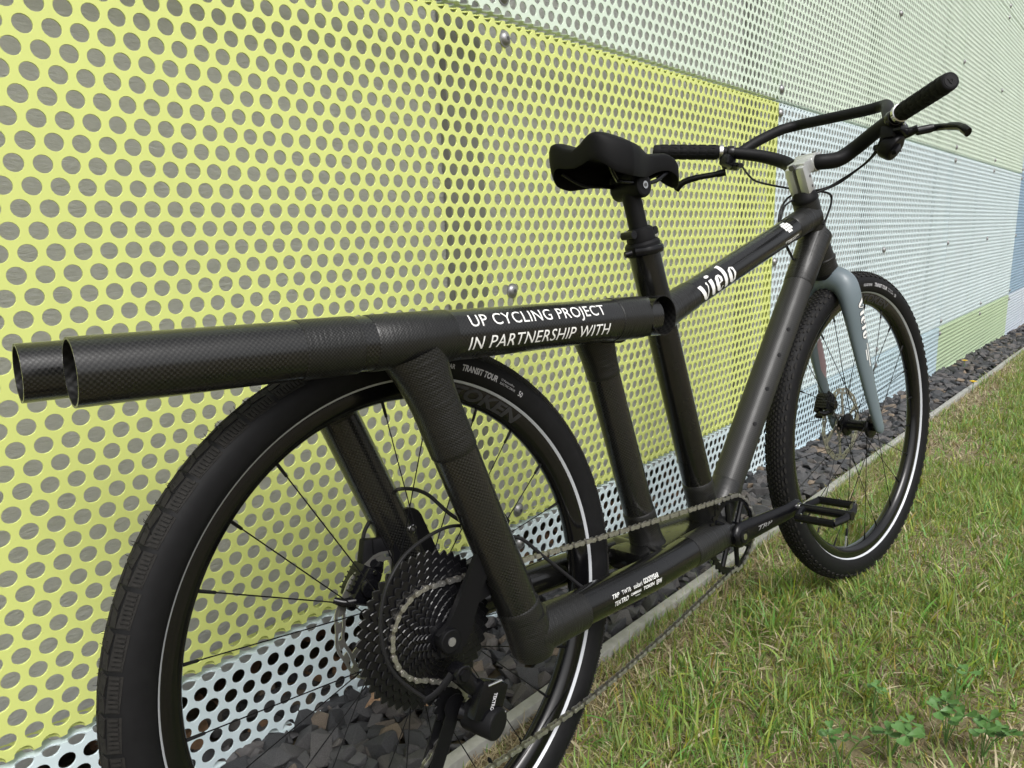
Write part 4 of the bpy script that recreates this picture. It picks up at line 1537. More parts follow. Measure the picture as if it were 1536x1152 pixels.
# --- rear brake caliper and front brake caliper ---
def caliper(C, ang, hose_dir=None):
    Rz = Matrix.Rotation(ang, 3, 'Y')
    mb = MB()
    mb.bbox(C + Rz @ Vector((0, -0.012, 0)), (0.050, 0.018, 0.028), Rz, 0.0088)
    mb.bbox(C + Rz @ Vector((0, 0.014, 0)), (0.048, 0.018, 0.028), Rz, 0.0088)
    mb.bbox(C + Rz @ Vector((0.004, 0.001, 0.012)), (0.040, 0.030, 0.012), Rz, 0.003)
    mb.cyl(C + Rz @ Vector((0, -0.016, 0)), C + Rz @ Vector((0, -0.026, 0)), 0.0125, 24, bev=0.002)
    for k in range(5):
        mb.bbox(C + Rz @ Vector((-0.014 + 0.007 * k, 0.001, 0.0175)), (0.0024, 0.028, 0.005), Rz, 0.0007)
    mb.tube([C + Rz @ Vector((-0.022, -0.014, 0.006)), C + Rz @ Vector((-0.030, -0.010, 0.018)), C + Rz @ Vector((-0.032, -0.004, 0.030))], [0.0065, 0.0060, 0.0042], 14)
    mb.tube([C + Rz @ Vector((0.024, -0.006, -0.010)), C + Rz @ Vector((0.034, 0.006, -0.014)), C + Rz @ Vector((0.030, 0.016, -0.006))], [0.0075, 0.0080, 0.0070], 14)
    o = obj('brake_caliper', mb, bike, M['blackgloss'])
    for sx in (-1, 1):
        m2 = MB()
        c = C + Rz @ Vector((sx * 0.030, 0.010, -0.002))
        m2.cyl(c + Vector((0, -0.012, 0)), c + Vector((0, 0.008, 0)), 0.0062, 16, bev=0.001)
        obj('mounting_bolt', m2, o, M['black'])
    m2 = MB()
    m2.cyl(C + Rz @ Vector((0.020, -0.0225, 0.004)), C + Rz @ Vector((0.020, -0.0240, 0.004)), 0.003, 8)
    obj('bleed_screw', m2, o, M['steel'])
    return o
cal_r = caliper(B(-0.043, -0.056, 0.057), math.radians(-50))
mbm = MB()
mbm.bbox(B(-0.020, -0.066, 0.088), (0.030, 0.016, 0.045), Matrix.Rotation(math.radians(15), 3, 'Y'), 0.004)
mbm.bbox(B(0.006, -0.060, 0.098), (0.050, 0.010, 0.022), Matrix.Rotation(math.radians(5), 3, 'Y'), 0.003)
cmn = obj('caliper_mount', mbm, bike, M['matte'])
bm, W_, H_ = text_mesh('TRP', 0.010, 0.0002, 1.0, 0.0, 1)
put_text('lettering', cmn, M['greyprint'], bm, lambda x, y: B(-0.018 + y * 1.0, -0.0575, 0.078 + x * 0.9))
cal_f = caliper(B(WB - 0.062, -0.046, 0.062), math.radians(-60))

# --- seat post, collars, saddle ---
pd_ = (B(*ST_T) - B(*ST_B)).normalized()
c = B(*ST_T)
mb = MB()
mb.tube([c - pd_ * 0.03, c + pd_ * 0.100], 0.0158, 32)
post = obj('seat_post', mb, bike, M['matte'])
mb = MB()
mb.tube([c - pd_ * 0.006, c + pd_ * 0.002, c + pd_ * 0.012, c + pd_ * 0.016], [0.0295, 0.0305, 0.0300, 0.0260], 36)
mb.tube([c + pd_ * 0.016, c + pd_ * 0.020, c + pd_ * 0.036, c + pd_ * 0.039], [0.024, 0.0245, 0.0225, 0.018], 36)
clp = obj('seat_clamp', mb, bike, M['matte'])
sd_ = Vector((0, 1, 0))
small('clamp_lever', clp, 'blackgloss', lambda mb: mb.tube(smooth_path([c + pd_ * 0.0 + Vector((0.030, 0.004, 0)), c + Vector((0.026, -0.018, 0.002)), c + Vector((0.006, -0.032, 0.0)), c + Vector((-0.020, -0.030, -0.003)), c + Vector((-0.036, -0.012, -0.004))], 5),
      [0.007] * 21, 10, up=(0, 0, 1), ell=[0.45] * 21))
small('clamp_bolt', clp, 'black', lambda mb: mb.cyl(c + Vector((-0.036, -0.003, -0.004)), c + Vector((-0.046, 0.003, -0.006)), 0.0052, 14))
small('clamp_bolt', clp, 'blackgloss', lambda mb: mb.cyl(c + pd_ * 0.032 + Vector((0.022, -0.018, 0)), c + pd_ * 0.032 + Vector((0.020, 0.016, 0)), 0.0068, 18))
small('clamp_bolt', clp, 'blackgloss', lambda mb: mb.cyl(c + pd_ * 0.026 + Vector((-0.030, -0.012, 0)), c + pd_ * 0.026 + Vector((-0.028, 0.014, 0)), 0.0068, 18))
h = c + pd_ * 0.100
mb = MB()
mb.cyl(h + Vector((0.002, -0.030, 0.006)), h + Vector((0.002, 0.030, 0.006)), 0.0195, 32, bev=0.004)
mb.bbox(h + Vector((0.0, 0, 0.020)), (0.045, 0.050, 0.014), None, 0.004)
hd = obj('saddle_clamp', mb, bike, M['matte'])
small('clamp_bolt', hd, 'steel', lambda mb: mb.cyl(h + Vector((0.002, -0.0295, 0.006)), h + Vector((0.002, -0.0320, 0.006)), 0.0062, 18))
small('bolt_socket', hd, 'boltdark', lambda mb: mb.cyl(h + Vector((0.002, -0.0319, 0.006)), h + Vector((0.002, -0.0328, 0.006)), 0.0032, 6))
# saddle shell: stations along u
def saddle():
    mb = MB()
    NA = 72
    outl = []
    for i in range(NA):
        a = 2 * PI * i / NA
        ca_, sa_ = math.cos(a), math.sin(a)
        if ca_ >= 0:      # towards the nose
            t = ca_
            u = 0.452 + 0.196 * (1 - (1 - t) ** 1.0)
            tt = (u - 0.452) / 0.196
            w = 0.0755 * (1 - sstep(-0.12, 0.66, tt)) + 0.0215 * sstep(-0.12, 0.66, tt)
            if tt > 0.86: w *= math.sqrt(max(0.0, 1 - ((tt - 0.86) / 0.14) ** 2))
            outl.append((u, w * (1 if sa_ >= 0 else -1) if abs(sa_) > 1e-6 else 0.0))
        else:
            u = 0.452 + 0.068 * ca_ * (0.90 + 0.10 * abs(sa_)) 
            w = 0.0745 * abs(sa_) ** 0.55
            outl.append((u - 0.006 * abs(sa_) * (-ca_), w * (1 if sa_ >= 0 else -1)))
    def top(u, s_):
        t = (u - 0.395) / 0.25
        wv = 1 - sstep(0.02, 0.62, t)
        q = abs(s_) / 0.075
        z = 0.6250 + 0.004 * t - 0.007 * math.sin(max(0, min(1, t)) * PI)
        z += 0.0195 * wv * math.exp(-((q - 0.58) / 0.38) ** 2)
        if t > 0.80: z -= 0.028 * ((t - 0.80) / 0.20) ** 2
        return z
    rings = []
    fr = [0.0, 0.15, 0.3, 0.45, 0.6, 0.72, 0.82, 0.90, 0.96]
    cu, cs_ = 0.47, 0.0
    def spine(u):                    # shrink towards the centre line, not a point
        return min(max(u, 0.425), 0.625)
    for f_ in fr:
        ring = []
        for (u, s_) in outl:
            uc = spine(u)
            uu, ss = uc + (u - uc) * f_, s_ * f_
            ring.append(B(uu - 0.014, ss, top(uu, ss) - 0.006 * f_ ** 5))
        rings.append(ring)
    for f_, dz in ((0.99, 0.011), (1.0, 0.018), (1.0, 0.028), (0.985, 0.038), (0.955, 0.046), (0.93, 0.048)):
        ring = []
        for (u, s_) in outl:
            uc = spine(u)
            t = (u - 0.395) / 0.25
            k = 1.12 - 0.48 * sstep(0.25, 0.8, t)
            k *= 1 - (1 - sstep(0.405, 0.470, u)) * 0.42 * (1 - min(1, abs(s_) / 0.068)) ** 0.7
            uu, ss = uc + (u - uc) * f_, s_ * f_
            ring.append(B(uu - 0.014, ss, top(u * 0.96 + uc * 0.04, s_ * 0.96) - dz * k))
        rings.append(ring)
    for f_, dz in ((0.90, 0.044), (0.88, 0.020), (0.5, 0.014), (0.0, 0.014)):
        ring = []
        for (u, s_) in outl:
            uc = spine(u)
            t = (u - 0.395) / 0.25
            k = 1.12 - 0.48 * sstep(0.25, 0.8, t)
            k *= 1 - (1 - sstep(0.405, 0.470, u)) * 0.42 * (1 - min(1, abs(s_) / 0.068)) ** 0.7
            uu, ss = uc + (u - uc) * f_, s_ * f_
            ring.append(B(uu - 0.014, ss, top(uu, ss) - dz * k))
        rings.append(ring)
    vs = [p for r in rings for p in r]
    fs = []
    for i in range(len(rings) - 1):
        for j in range(NA):
            k = (j + 1) % NA
            fs.append((i * NA + j, i * NA + k, (i + 1) * NA + k, (i + 1) * NA + j))
    mb.add(vs, fs, smooth=True)
    return mb
sdo = obj('saddle', saddle().mesh('saddle', M['saddle'], 50), bike)
for sg in (-1, 1):
    small('saddle_rail', sdo, 'blackgloss', lambda mb: mb.tube(smooth_path([B(0.402, 0.050 * sg, 0.598), B(0.432, 0.036 * sg, 0.578), B(0.462, 0.023 * sg, 0.573), B(0.54, 0.022 * sg, 0.573), B(0.59, 0.014 * sg, 0.590), B(0.615, 0.008 * sg, 0.598)], 6), 0.0035, 10))

# --- stem ---
st = MB()
sb = B(*HT0) + axd * 0.018
xr = Vector((1, 0, 0))
fw = (axd.cross(Vector((0, 1, 0)))).normalized()
if fw.x < 0: fw = -fw
Rs = Matrix((fw, Vector((0, 1, 0)), axd)).transposed()
BARC = B(1.1170, 0, 0.6235)
st.bbox(sb + axd * 0.030 + Vector((0, -0.0122, 0)), (0.031, 0.0210, 0.064), Rs, 0.0085)
st.bbox(sb + axd * 0.030 + Vector((0, 0.0122, 0)), (0.031, 0.0210, 0.064), Rs, 0.0085)
up0 = sb + axd * 0.052
dirc = (BARC - up0)
Rq = Matrix((dirc.normalized(), Vector((0, 1, 0)), dirc.normalized().cross(Vector((0, 1, 0))))).transposed()
st.bbox(up0 + dirc * 0.36, (dirc.length * 0.95, 0.042, 0.030), Rq, 0.007)
st.cyl(BARC + Vector((0, -0.0225, 0)), BARC + Vector((0, 0.0225, 0)), 0.0205, 36, bev=0.003)
st.bbox(BARC + Vector((0.004, 0, 0.014)), (0.034, 0.044, 0.012), Matrix.Rotation(math.radians(-10), 3, 'Y'), 0.003)
stem = obj('stem', st, bike, M['silver'])
small('stem_slot', stem, 'boltdark', lambda mb: mb.box(sb + axd * 0.030 - fw * 0.0115, (0.004, 0.0034, 0.060), Rs))
small('stem_hole', stem, 'boltdark', lambda mb: mb.cyl(sb + axd * 0.064 - fw * 0.012 , sb + axd * 0.0655 - fw * 0.021, 0.0062, 16))
for dz in (0.012, 0.034):
    for sg in (-1, 1):
        small('stem_bolt', stem, 'boltdark', lambda mb: mb.cyl(sb + axd * dz + fw * 0.003 + Vector((0, -0.0228 * sg, 0)), sb + axd * dz + fw * 0.003 + Vector((0, -0.0236 * sg, 0)), 0.0032, 8))
for sg in (-1, 1):
    small('stem_bolt', stem, 'boltdark', lambda mb: mb.cyl(BARC + Vector((0.006, 0.012 * sg, 0.019)), BARC + Vector((0.005, 0.012 * sg, 0.024)), 0.0036, 10))

# --- handlebar with its forward loop ---
hb = MB()
half = [(1.1170, 0.0, 0.6235), (1.1195, 0.026, 0.6220), (1.150, 0.052, 0.6235), (1.166, 0.080, 0.6400), (1.152, 0.125, 0.6600), (1.118, 0.178, 0.6755), (1.100, 0.200, 0.6800), (1.003, 0.320, 0.6980)]
right = smooth_path([B(*p) for p in half], 8)
lefth = [(u, -s, v + 0.012 * min(1, s / 0.3)) for u, s, v in half]
left = smooth_path([B(*p) for p in lefth], 8)
for pth in (right, left):
    n = len(pth)
    e_ = 0.0022 if pth is right else 0.0038
    hb.tube(pth, [0.0168 if i < n * 0.22 else (0.0168 - e_ * min(1, (i - n * 0.22) / (n * 0.5))) for i in range(n)], 28)
bar = obj('handlebar', hb, bike, M['matte'])
lp_ = MB()
loop = [(1.122, 0.172, 0.6745), (1.170, 0.150, 0.7000), (1.232, 0.124, 0.7240), (1.262, 0.100, 0.7310), (1.266, 0.060, 0.7310),
        (1.266, -0.060, 0.7350), (1.262, -0.100, 0.7350), (1.232, -0.124, 0.7280), (1.170, -0.150, 0.7040), (1.122, -0.172, 0.6785)]
lp_.tube(smooth_path([B(*p) for p in loop], 7), 0.0122, 24)
obj('front_loop', lp_, bar, M['matte'])
def grip(pth_in, pth_out, near_side):
    a, b_ = Vector(pth_in), Vector(pth_out)
    d = b_ - a
    L = d.length
    dn = d / L
    mb = MB()
    pts_, rad_ = [], []
    n = 60
    for i in range(n + 1):
        t = i / n
        r_ = 0.0160 + 0.0008 * (1 if (i % 6) in (1, 2, 3, 4) else 0)
        pts_.append(a + d * t)
        rad_.append(r_)
    pts_ += [b_ + dn * 0.002, b_ + dn * 0.0035]
    rad_ += [0.0158, 0.0135]
    mb.tube(pts_, rad_, 30)
    g = obj('grip', mb, bike, M['grip'])
    # raised pads
    q = dn.to_track_quat('Z', 'Y')
    for kk in range(6):
        for k in range(10):
            an = 2 * PI * k / 10
            c_ = a + dn * (L * (0.10 + 0.15 * kk)) + q @ Vector((math.cos(an) * 0.0167, math.sin(an) * 0.0167, 0))
            Rm = (q @ Quaternion((0, 0, 1), an)).to_matrix()
            mp = MB()
            mp.bbox(c_, (0.0012, 0.0062, L * 0.11), Rm, 0.0004)
            if kk == 0 and k == 0:
                pads = MB()
            pads.add(mp.v, mp.f, smooth=True)
    obj('grip_pads', pads, g, M['grip'])
    m2 = MB()
    m2.tube([a - dn * 0.011, a - dn * 0.010, a - dn * 0.002, a - dn * 0.001], [0.0160, 0.0180, 0.0180, 0.0160], 30)
    obj('grip_collar', m2, g, M['steel'])
    m3 = MB()
    m3.tube([b_ + dn * 0.003, b_ + dn * 0.0042], [0.0118, 0.0112], 30)
    ec = obj('end_cap', m3, g, M['black'])
    # zig-zag emblem moulded in the end cap
    zz = MB()
    ptsz = [(-0.006, 0.004), (-0.002, -0.002), (0.001, 0.003), (0.004, -0.001), (0.001, -0.006), (-0.003, -0.002)]
    P3 = [b_ + dn * 0.0046 + q @ Vector((x_, y_, 0)) for x_, y_ in ptsz]
    zz.tube(P3, 0.0006, 6)
    obj('emblem', zz, g, M['darkgrey'])
    return g
dR = (B(1.003, 0.320, 0.698) - B(1.100, 0.200, 0.680))
gr = grip(B(1.100, 0.200, 0.680) + dR * 0.05, B(1.003, 0.320, 0.698), True)
dL = (B(*lefth[-1]) - B(*lefth[-2]))
gl = grip(B(*lefth[-2]) + dL * 0.05, B(*lefth[-1]), False)

# brake levers and shifter
def lever_set(sg, shifter):
    lv = MB()
    du = 0.0 if sg > 0 else -0.030
    def K(u, s, v): return B(u + (du if s > 0.145 and u > 1.12 else 0), s * sg, v)
    dz = 0.0 if sg > 0 else 0.008
    c_ = K(1.112, 0.184, 0.6755 + dz)
    axis = (K(1.003, 0.320, 0.698 + dz) - K(1.100, 0.200, 0.680 + dz)).normalized()
    lv.cyl(c_ - axis * 0.008, c_ + axis * 0.008, 0.0168, 24, bev=0.002)
    lv.tube(smooth_path([K(1.128, 0.150, 0.640 + dz), K(1.142, 0.172, 0.642 + dz), K(1.152, 0.195, 0.648 + dz), K(1.156, 0.212, 0.652 + dz)], 5), [0.006] * 4 + [0.0095] * 8 + [0.0085] * 4, 14)
    lv.bbox(K(1.130, 0.186, 0.656 + dz), (0.036, 0.024, 0.024), Matrix.Rotation(math.radians(20), 3, 'Y'), 0.005)
    body = obj('brake_lever', lv, bike, M['blackgloss'])
    bl = MB()
    blade = [(1.160, 0.208, 0.648), (1.186, 0.230, 0.651), (1.179, 0.250, 0.648), (1.160, 0.272, 0.643), (1.143, 0.290, 0.637), (1.129, 0.303, 0.628), (1.122, 0.311, 0.6205)]
    if sg < 0:
        blade = [(1.120 - du, 0.205, 0.636), (1.108, 0.225, 0.634), (1.090, 0.250, 0.633), (1.078, 0.272, 0.631), (1.070, 0.290, 0.627), (1.066, 0.303, 0.620), (1.066, 0.312, 0.612)]
    bl.tube(smooth_path([K(a_, b2, c_ + dz) for a_, b2, c_ in blade], 5), [0.0085] * 5 + [0.0068] * 8 + [0.0078] * 10 + [0.0088] * 8, 14, ell=[0.7] * 31)
    obj('lever_blade', bl, body, M['blackgloss'])
    sc2 = MB()
    sc2.cyl(K(1.118, 0.186, 0.662 + dz) + Vector((0, -0.014 * sg, 0)), K(1.118, 0.186, 0.662 + dz) + Vector((0, -0.0165 * sg, 0)), 0.0038, 12)
    obj('clamp_bolt', sc2, body, M['steel'])
    if shifter:
        sh = MB()
        C_ = K(1.133, 0.168, 0.626)
        sh.cyl(C_ + Vector((0, 0.012, 0.008)), C_ + Vector((0, -0.012, -0.008)), 0.0265, 28, bev=0.006)
        sh.bbox(C_ + Vector((-0.008, -0.002, 0.024)), (0.034, 0.026, 0.028), Matrix.Rotation(math.radians(15), 3, 'Y'), 0.006)
        sh.bbox(C_ + Vector((0.010, 0.022, 0.004)), (0.020, 0.026, 0.012), Matrix.Rotation(math.radians(-20), 3, 'Z'), 0.003)
        sh.bbox(C_ + Vector((-0.016, -0.016, -0.010)), (0.030, 0.010, 0.010), Matrix.Rotation(math.radians(-30), 3, 'Y'), 0.003)
        s_o = obj('shifter', sh, bike, M['black'])
        sx = MB()
        sx.cyl(C_ + Vector((0.012, -0.0135, -0.012)), C_ + Vector((0.012, -0.0150, -0.012)), 0.002, 8)
        obj('cover_screw', sx, s_o, M['steel'])
    return body
lever_set(1, True)
lever_set(-1, False)

# --- fork ---
fk = MB()
def leg(sg):
    P_ = [(1.178, 0.0, 0.366), (1.179, 0.020, 0.364), (1.180, 0.038, 0.352), (1.181, 0.049, 0.328), (1.187, 0.0535, 0.290), (1.203, 0.0545, 0.235), (1.232, 0.0550, 0.150), (1.268, 0.0550, 0.060), (1.290, 0.0550, 0.010), (1.2975, 0.0550, -0.006), (1.299, 0.0550, -0.014)]
    ra = [0.030, 0.0300, 0.0285, 0.0270, 0.0250, 0.0225, 0.0185, 0.0150, 0.0130, 0.0120, 0.0070]
    el_ = [1.0, 1.0, 0.9, 0.70, 0.58, 0.52, 0.52, 0.55, 0.6, 0.6, 0.7]
    pp = smooth_path([B(p[0], p[1] * sg, p[2]) for p in P_], 5)
    n = len(pp)
    rr = np.interp(np.linspace(0, 10, n), range(11), ra)
    ee = np.interp(np.linspace(0, 10, n), range(11), el_)
    rr = rr * np.interp(np.linspace(0, 10, n), [0, 2, 4, 8, 10], [1.0, 1.08, 1.18, 1.12, 1.0])
    fk.tube(pp, list(rr), 28, up=(1, 0, 0.3), ell=list(ee))
leg(1)
leg(-1)
fk.tube([B(1.166, 0, 0.392), B(1.170, 0, 0.384), B(1.178, 0, 0.366)], [0.0285, 0.0300, 0.0300], 32)
fork = obj('fork', fk, bike, M['fork'])
small('axle_cap', fork, 'black', lambda mb: mb.cyl(B(1.296, 0.0615, 0.0), B(1.296, 0.060, 0.0), 0.0068, 20))
small('paint_patch', fork, 'pink', lambda mb: mb.tube([B(1.2035, -0.0513, 0.243), B(1.214, -0.0513, 0.210), B(1.232, -0.0510, 0.155), B(1.245, -0.0508, 0.118)], [0.016, 0.0185, 0.0170, 0.008], 20, up=(1, 0, 0.3), ell=[0.62, 0.72, 0.70, 0.6]))

# --- cables ---
def cable(name, P_, r=0.0025, parent=bike):
    mb = MB()
    mb.tube(smooth_path([B(*p) for p in P_], 8), r, 10)
    return obj(name, mb, parent, M['cable'])
cable('brake_hose', [(-0.030, -0.066, 0.085), (-0.0260, -0.070, 0.105), (-0.0168, -0.070, 0.126), (0.0141, -0.060, 0.1622), (0.0376, -0.050, 0.1677), (0.0527, -0.020, 0.1605), (0.0700, 0.010, 0.130), (0.110, 0.030, 0.095), (0.161, 0.034, 0.075), (0.192, 0.040, 0.0432), (0.2468, 0.050, -0.0173), (0.262, 0.056, -0.034)], 0.0027)
cable('shift_cable', [(0.100, 0.030, 0.105), (0.0521, 0.042, 0.1275), (0.0077, 0.055, 0.1334), (-0.0394, 0.065, 0.125), (-0.0676, 0.070, 0.106), (-0.082, 0.070, 0.0818), (-0.0894, 0.070, 0.0503), (-0.0871, 0.070, 0.0113), (-0.0734, 0.070, -0.020), (-0.047, 0.071, -0.0536), (-0.040, 0.071, -0.060)], 0.0023)
cable('brake_hose', [(1.140, -0.172, 0.650), (1.112, -0.140, 0.624), (1.098, -0.110, 0.604), (1.1148, -0.050, 0.5799), (1.122, 0.0, 0.566), (1.146, 0.030, 0.555), (1.152, 0.032, 0.536), (1.128, 0.033, 0.507), (1.115, 0.030, 0.488)], 0.0024)
cable('brake_hose', [(1.128, 0.150, 0.640), (1.150, 0.125, 0.618), (1.175, 0.090, 0.602), (1.162, 0.050, 0.580), (1.125, 0.030, 0.565), (1.085, -0.020, 0.560), (1.045, -0.026, 0.535), (1.026, -0.024, 0.500), (1.040, -0.020, 0.455), (1.060, -0.012, 0.415)], 0.0024)
cable('shift_cable', [(1.150, 0.140, 0.628), (1.165, 0.110, 0.610), (1.178, 0.085, 0.600), (1.165, 0.048, 0.576), (1.115, 0.028, 0.560), (1.070, -0.020, 0.545), (1.040, -0.024, 0.520), (1.030, -0.022, 0.480), (1.052, -0.010, 0.420)], 0.0023)

cable('brake_hose', [(1.192, -0.055, 0.290), (1.212, -0.058, 0.215), (1.238, -0.064, 0.135), (1.246, -0.064, 0.095), (1.240, -0.058, 0.075)], 0.0022)
# --- lettering on the frame ---
bm, W_, H_ = text_mesh('UP CYCLING PROJECT', 0.0235, 0.00003, 1.0, 0.0, 5, 1.05)
k_ = 0.243 / W_
for v in bm.verts: v.co.x *= k_
put_text('lettering', frame, M['white'], bm, cyl_map(RT0, RT1, rA, math.radians(7), 0.420), 'UP CYCLING PROJECT in white capitals')
bm, W_, H_ = text_mesh('IN PARTNERSHIP WITH', 0.0235, 0.00003, 1.0, 0.16, 5, 1.05)
k_ = 0.255 / W_
for v in bm.verts: v.co.x *= k_
put_text('lettering', frame, M['white'], bm, cyl_map(RT0, RT1, rA, math.radians(-36), 0.415), 'IN PARTNERSHIP WITH in white capitals')
# vielo wordmark: fat and thin strokes
def wordmark():
    S = []
    def blob(pts_): S.append(pts_)
    def ell(cx_, cy_, rx, ry, rot=0.0, n=20):
        return [(cx_ + rx * math.cos(a) * math.cos(rot) - ry * math.sin(a) * math.sin(rot), cy_ + rx * math.cos(a) * math.sin(rot) + ry * math.sin(a) * math.cos(rot)) for a in [2 * PI * i / n for i in range(n)]]
    # v
    blob([(0.0, 1.0), (0.22, 1.0), (0.46, 0.0), (0.34, 0.0), (0.24, 0.12)])
    blob([(0.42, 0.0), (0.46, 0.0), (0.60, 0.72), (0.60, 0.98), (0.54, 1.0), (0.50, 0.90), (0.555, 0.78)])
    # i
    blob([(0.74, 0.98), (0.96, 1.0), (0.96, 0.15), (1.0, 0.04), (0.92, -0.02), (0.80, 0.04), (0.76, 0.2)])
    blob(ell(0.84, 1.26, 0.13, 0.11))
    # e
    blob([(1.28, 0.0), (1.14, 0.12), (1.08, 0.5), (1.14, 0.88), (1.28, 1.0), (1.34, 0.95), (1.29, 0.5), (1.36, 0.08)])
    blob([(1.28, 1.0), (1.44, 0.98), (1.54, 0.78), (1.54, 0.52), (1.30, 0.46), (1.30, 0.52), (1.40, 0.58), (1.39, 0.85), (1.33, 0.95)])
    blob([(1.28, 0.0), (1.42, 0.02), (1.54, 0.22), (1.50, 0.24), (1.38, 0.09)])
    # l
    blob([(1.64, 1.50), (1.88, 1.56), (1.88, 0.02), (1.68, 0.0), (1.68, 1.40)])
    # o: left crescent, right crescent
    blob([(2.22, 0.0), (2.06, 0.12), (2.0, 0.5), (2.06, 0.88), (2.22, 1.0), (2.30, 0.96), (2.20, 0.88), (2.22, 0.5), (2.26, 0.08)])
    blob([(2.24, 1.0), (2.42, 0.9), (2.50, 0.5), (2.42, 0.1), (2.24, 0.0), (2.27, 0.08), (2.36, 0.3), (2.36, 0.7), (2.27, 0.94)])
    bm = bmesh.new()
    for pl in S:
        vs = [bm.verts.new((x_, y_, 0)) for x_, y_ in pl]
        bm.faces.new(vs)
    bmesh.ops.triangulate(bm, faces=list(bm.faces))
    for k in range(-1, 10):
        bmesh.ops.bisect_plane(bm, geom=list(bm.verts) + list(bm.edges) + list(bm.faces), plane_co=(0, 0.17 * k + 0.01, 0), plane_no=(0, 1, 0))
    return bm
bm = wordmark()
for v in bm.verts:
    v.co.x *= 0.122 / 2.5
    v.co.y *= 0.0310
put_text('lettering', frame, M['white'], bm, cyl_map(TT0, TT1, 0.0262, math.radians(-34), 0.098), 'white lower-case wordmark on the top tube')
# round grid emblem and two small lines near the head tube
em = bmesh.new()
for gx in range(5):
    for gy in range(5):
        x0, y0 = gx * 0.0056, gy * 0.0056
        if math.hypot(x0 - 0.0112, y0 - 0.0112) > 0.0135: continue
        vs = [em.verts.new((x0 + a, y0 + b_, 0)) for a, b_ in ((0, 0), (0.0048, 0), (0.0048, 0.0048), (0, 0.0048))]
        em.faces.new(vs)
put_text('emblem', frame, M['white'], em, cyl_map(TT0, TT1, 0.0262, math.radians(14), 0.432), 'round white grid emblem')
for txt, a0, st_, w_ in (('EXTREME PATTERN', -22, 0.418, 0.058), ('COMPOSITES', -30, 0.430, 0.034)):
    bm, W_, H_ = text_mesh(txt, 0.0040, 0.0001, 1.0, 0.0, 1)
    k_ = w_ / W_
    for v in bm.verts: v.co.x *= k_
    put_text('lettering', frame, M['white'], bm, cyl_map(TT0, TT1, 0.0262, math.radians(a0), st_))
# sponsors' words on the near chainstay
CS0, CS1 = (0.15, 0.068, -0.046), (0.40, 0.060, -0.058)
for txt, x0, w_, sz, a0, bold, sh in (
        ('TRP', 0.130, 0.016, 0.0088, 12, 0.0001, 0.35), ('TWTB', 0.152, 0.021, 0.0088, 12, 0.0, 0.0),
        ('selari', 0.180, 0.021, 0.0095, 12, 0.0, 0.15), ('GOODYEAR', 0.205, 0.038, 0.0105, 12, 0.0002, 0.2),
        ('TEK', 0.133, 0.015, 0.0100, -13, 0.0000, 0.25), ('TRO', 0.1485, 0.017, 0.0105, -13, 0.0002, 0.25),
        ('CAMBRIAN', 0.171, 0.025, 0.0055, -5, 0.0001, 0.0), ('TYRES', 0.182, 0.012, 0.0035, -15, 0.0, 0.0),
        ('TOKEN', 0.203, 0.028, 0.0070, -6, 0.0002, 0.3), ('EFW', 0.236, 0.014, 0.0105, -10, 0.0002, 0.0)):
    bm, W_, H_ = text_mesh(txt, sz, bold, 1.0, sh, 2)
    k_ = w_ / W_
    for v in bm.verts: v.co.x *= k_
    put_text('lettering', frame, M['white'], bm, cyl_map(CS0, CS1, 0.0275, math.radians(a0), x0), txt + ' in small white letters')
# fork wordmark
from mathutils.bvhtree import BVHTree
_fm = fork.data
_bvh = BVHTree.FromPolygons([v.co.copy() for v in _fm.vertices], [tuple(p.vertices) for p in _fm.polygons])
def fork_map_l(lift):
    def fn(x, y):
        p = B(1.1835, 0.0, 0.318).lerp(B(1.232, 0.0, 0.150), x / 0.175)
        d = (B(1.232, 0, 0.150) - B(1.1835, 0, 0.318)).normalized()
        f_ = Vector((-d.z, 0, d.x))
        if f_.x < 0: f_ = -f_
        q = p + f_ * y + Vector((0, -0.12, 0))
        h_, n_, k_, t_ = _bvh.ray_cast(q, Vector((0, 1, 0)))
        if h_ is None:
            return q + Vector((0, 0.062, 0))
        return h_ + n_ * lift if n_.y < 0 else h_ - n_ * lift
    return fn
fork_map = fork_map_l(0.0009)
bm = wordmark()
for v in bm.verts:
    v.co.x = v.co.x * 0.096 / 2.5
    v.co.y = (v.co.y - 0.52) * 0.0185
bko = bm.copy()
for k_, (ox, oy) in enumerate(((0.0011, 0.0011), (-0.0011, 0.0011), (0.0011, -0.0011), (-0.0011, -0.0011))):
    b3 = bko.copy()
    for v in b3.verts:
        v.co.x += ox; v.co.y += oy
    put_text('lettering_edge', fork, M['black'], b3, fork_map_l(0.0004 + 0.00008 * k_))
bko.free()
put_text('lettering', fork, M['white'], bm, fork_map, 'white wordmark with black edges running down the fork leg')
for w_, yy, x0 in ((0.058, 0.000, 0.108), (0.026, -0.007, 0.122)):
    bmx = bmesh.new()
    vs = [bmx.verts.new((x0 + a * w_, yy + b_ * 0.0030, 0)) for a, b_ in ((0, 0), (1, 0), (1, 1), (0, 1))]
    bmx.faces.new(vs)
    bmesh.ops.subdivide_edges(bmx, edges=list(bmx.edges), cuts=4, use_grid_fill=True)
    put_text('small_print', fork, M['white'], bmx, fork_map)

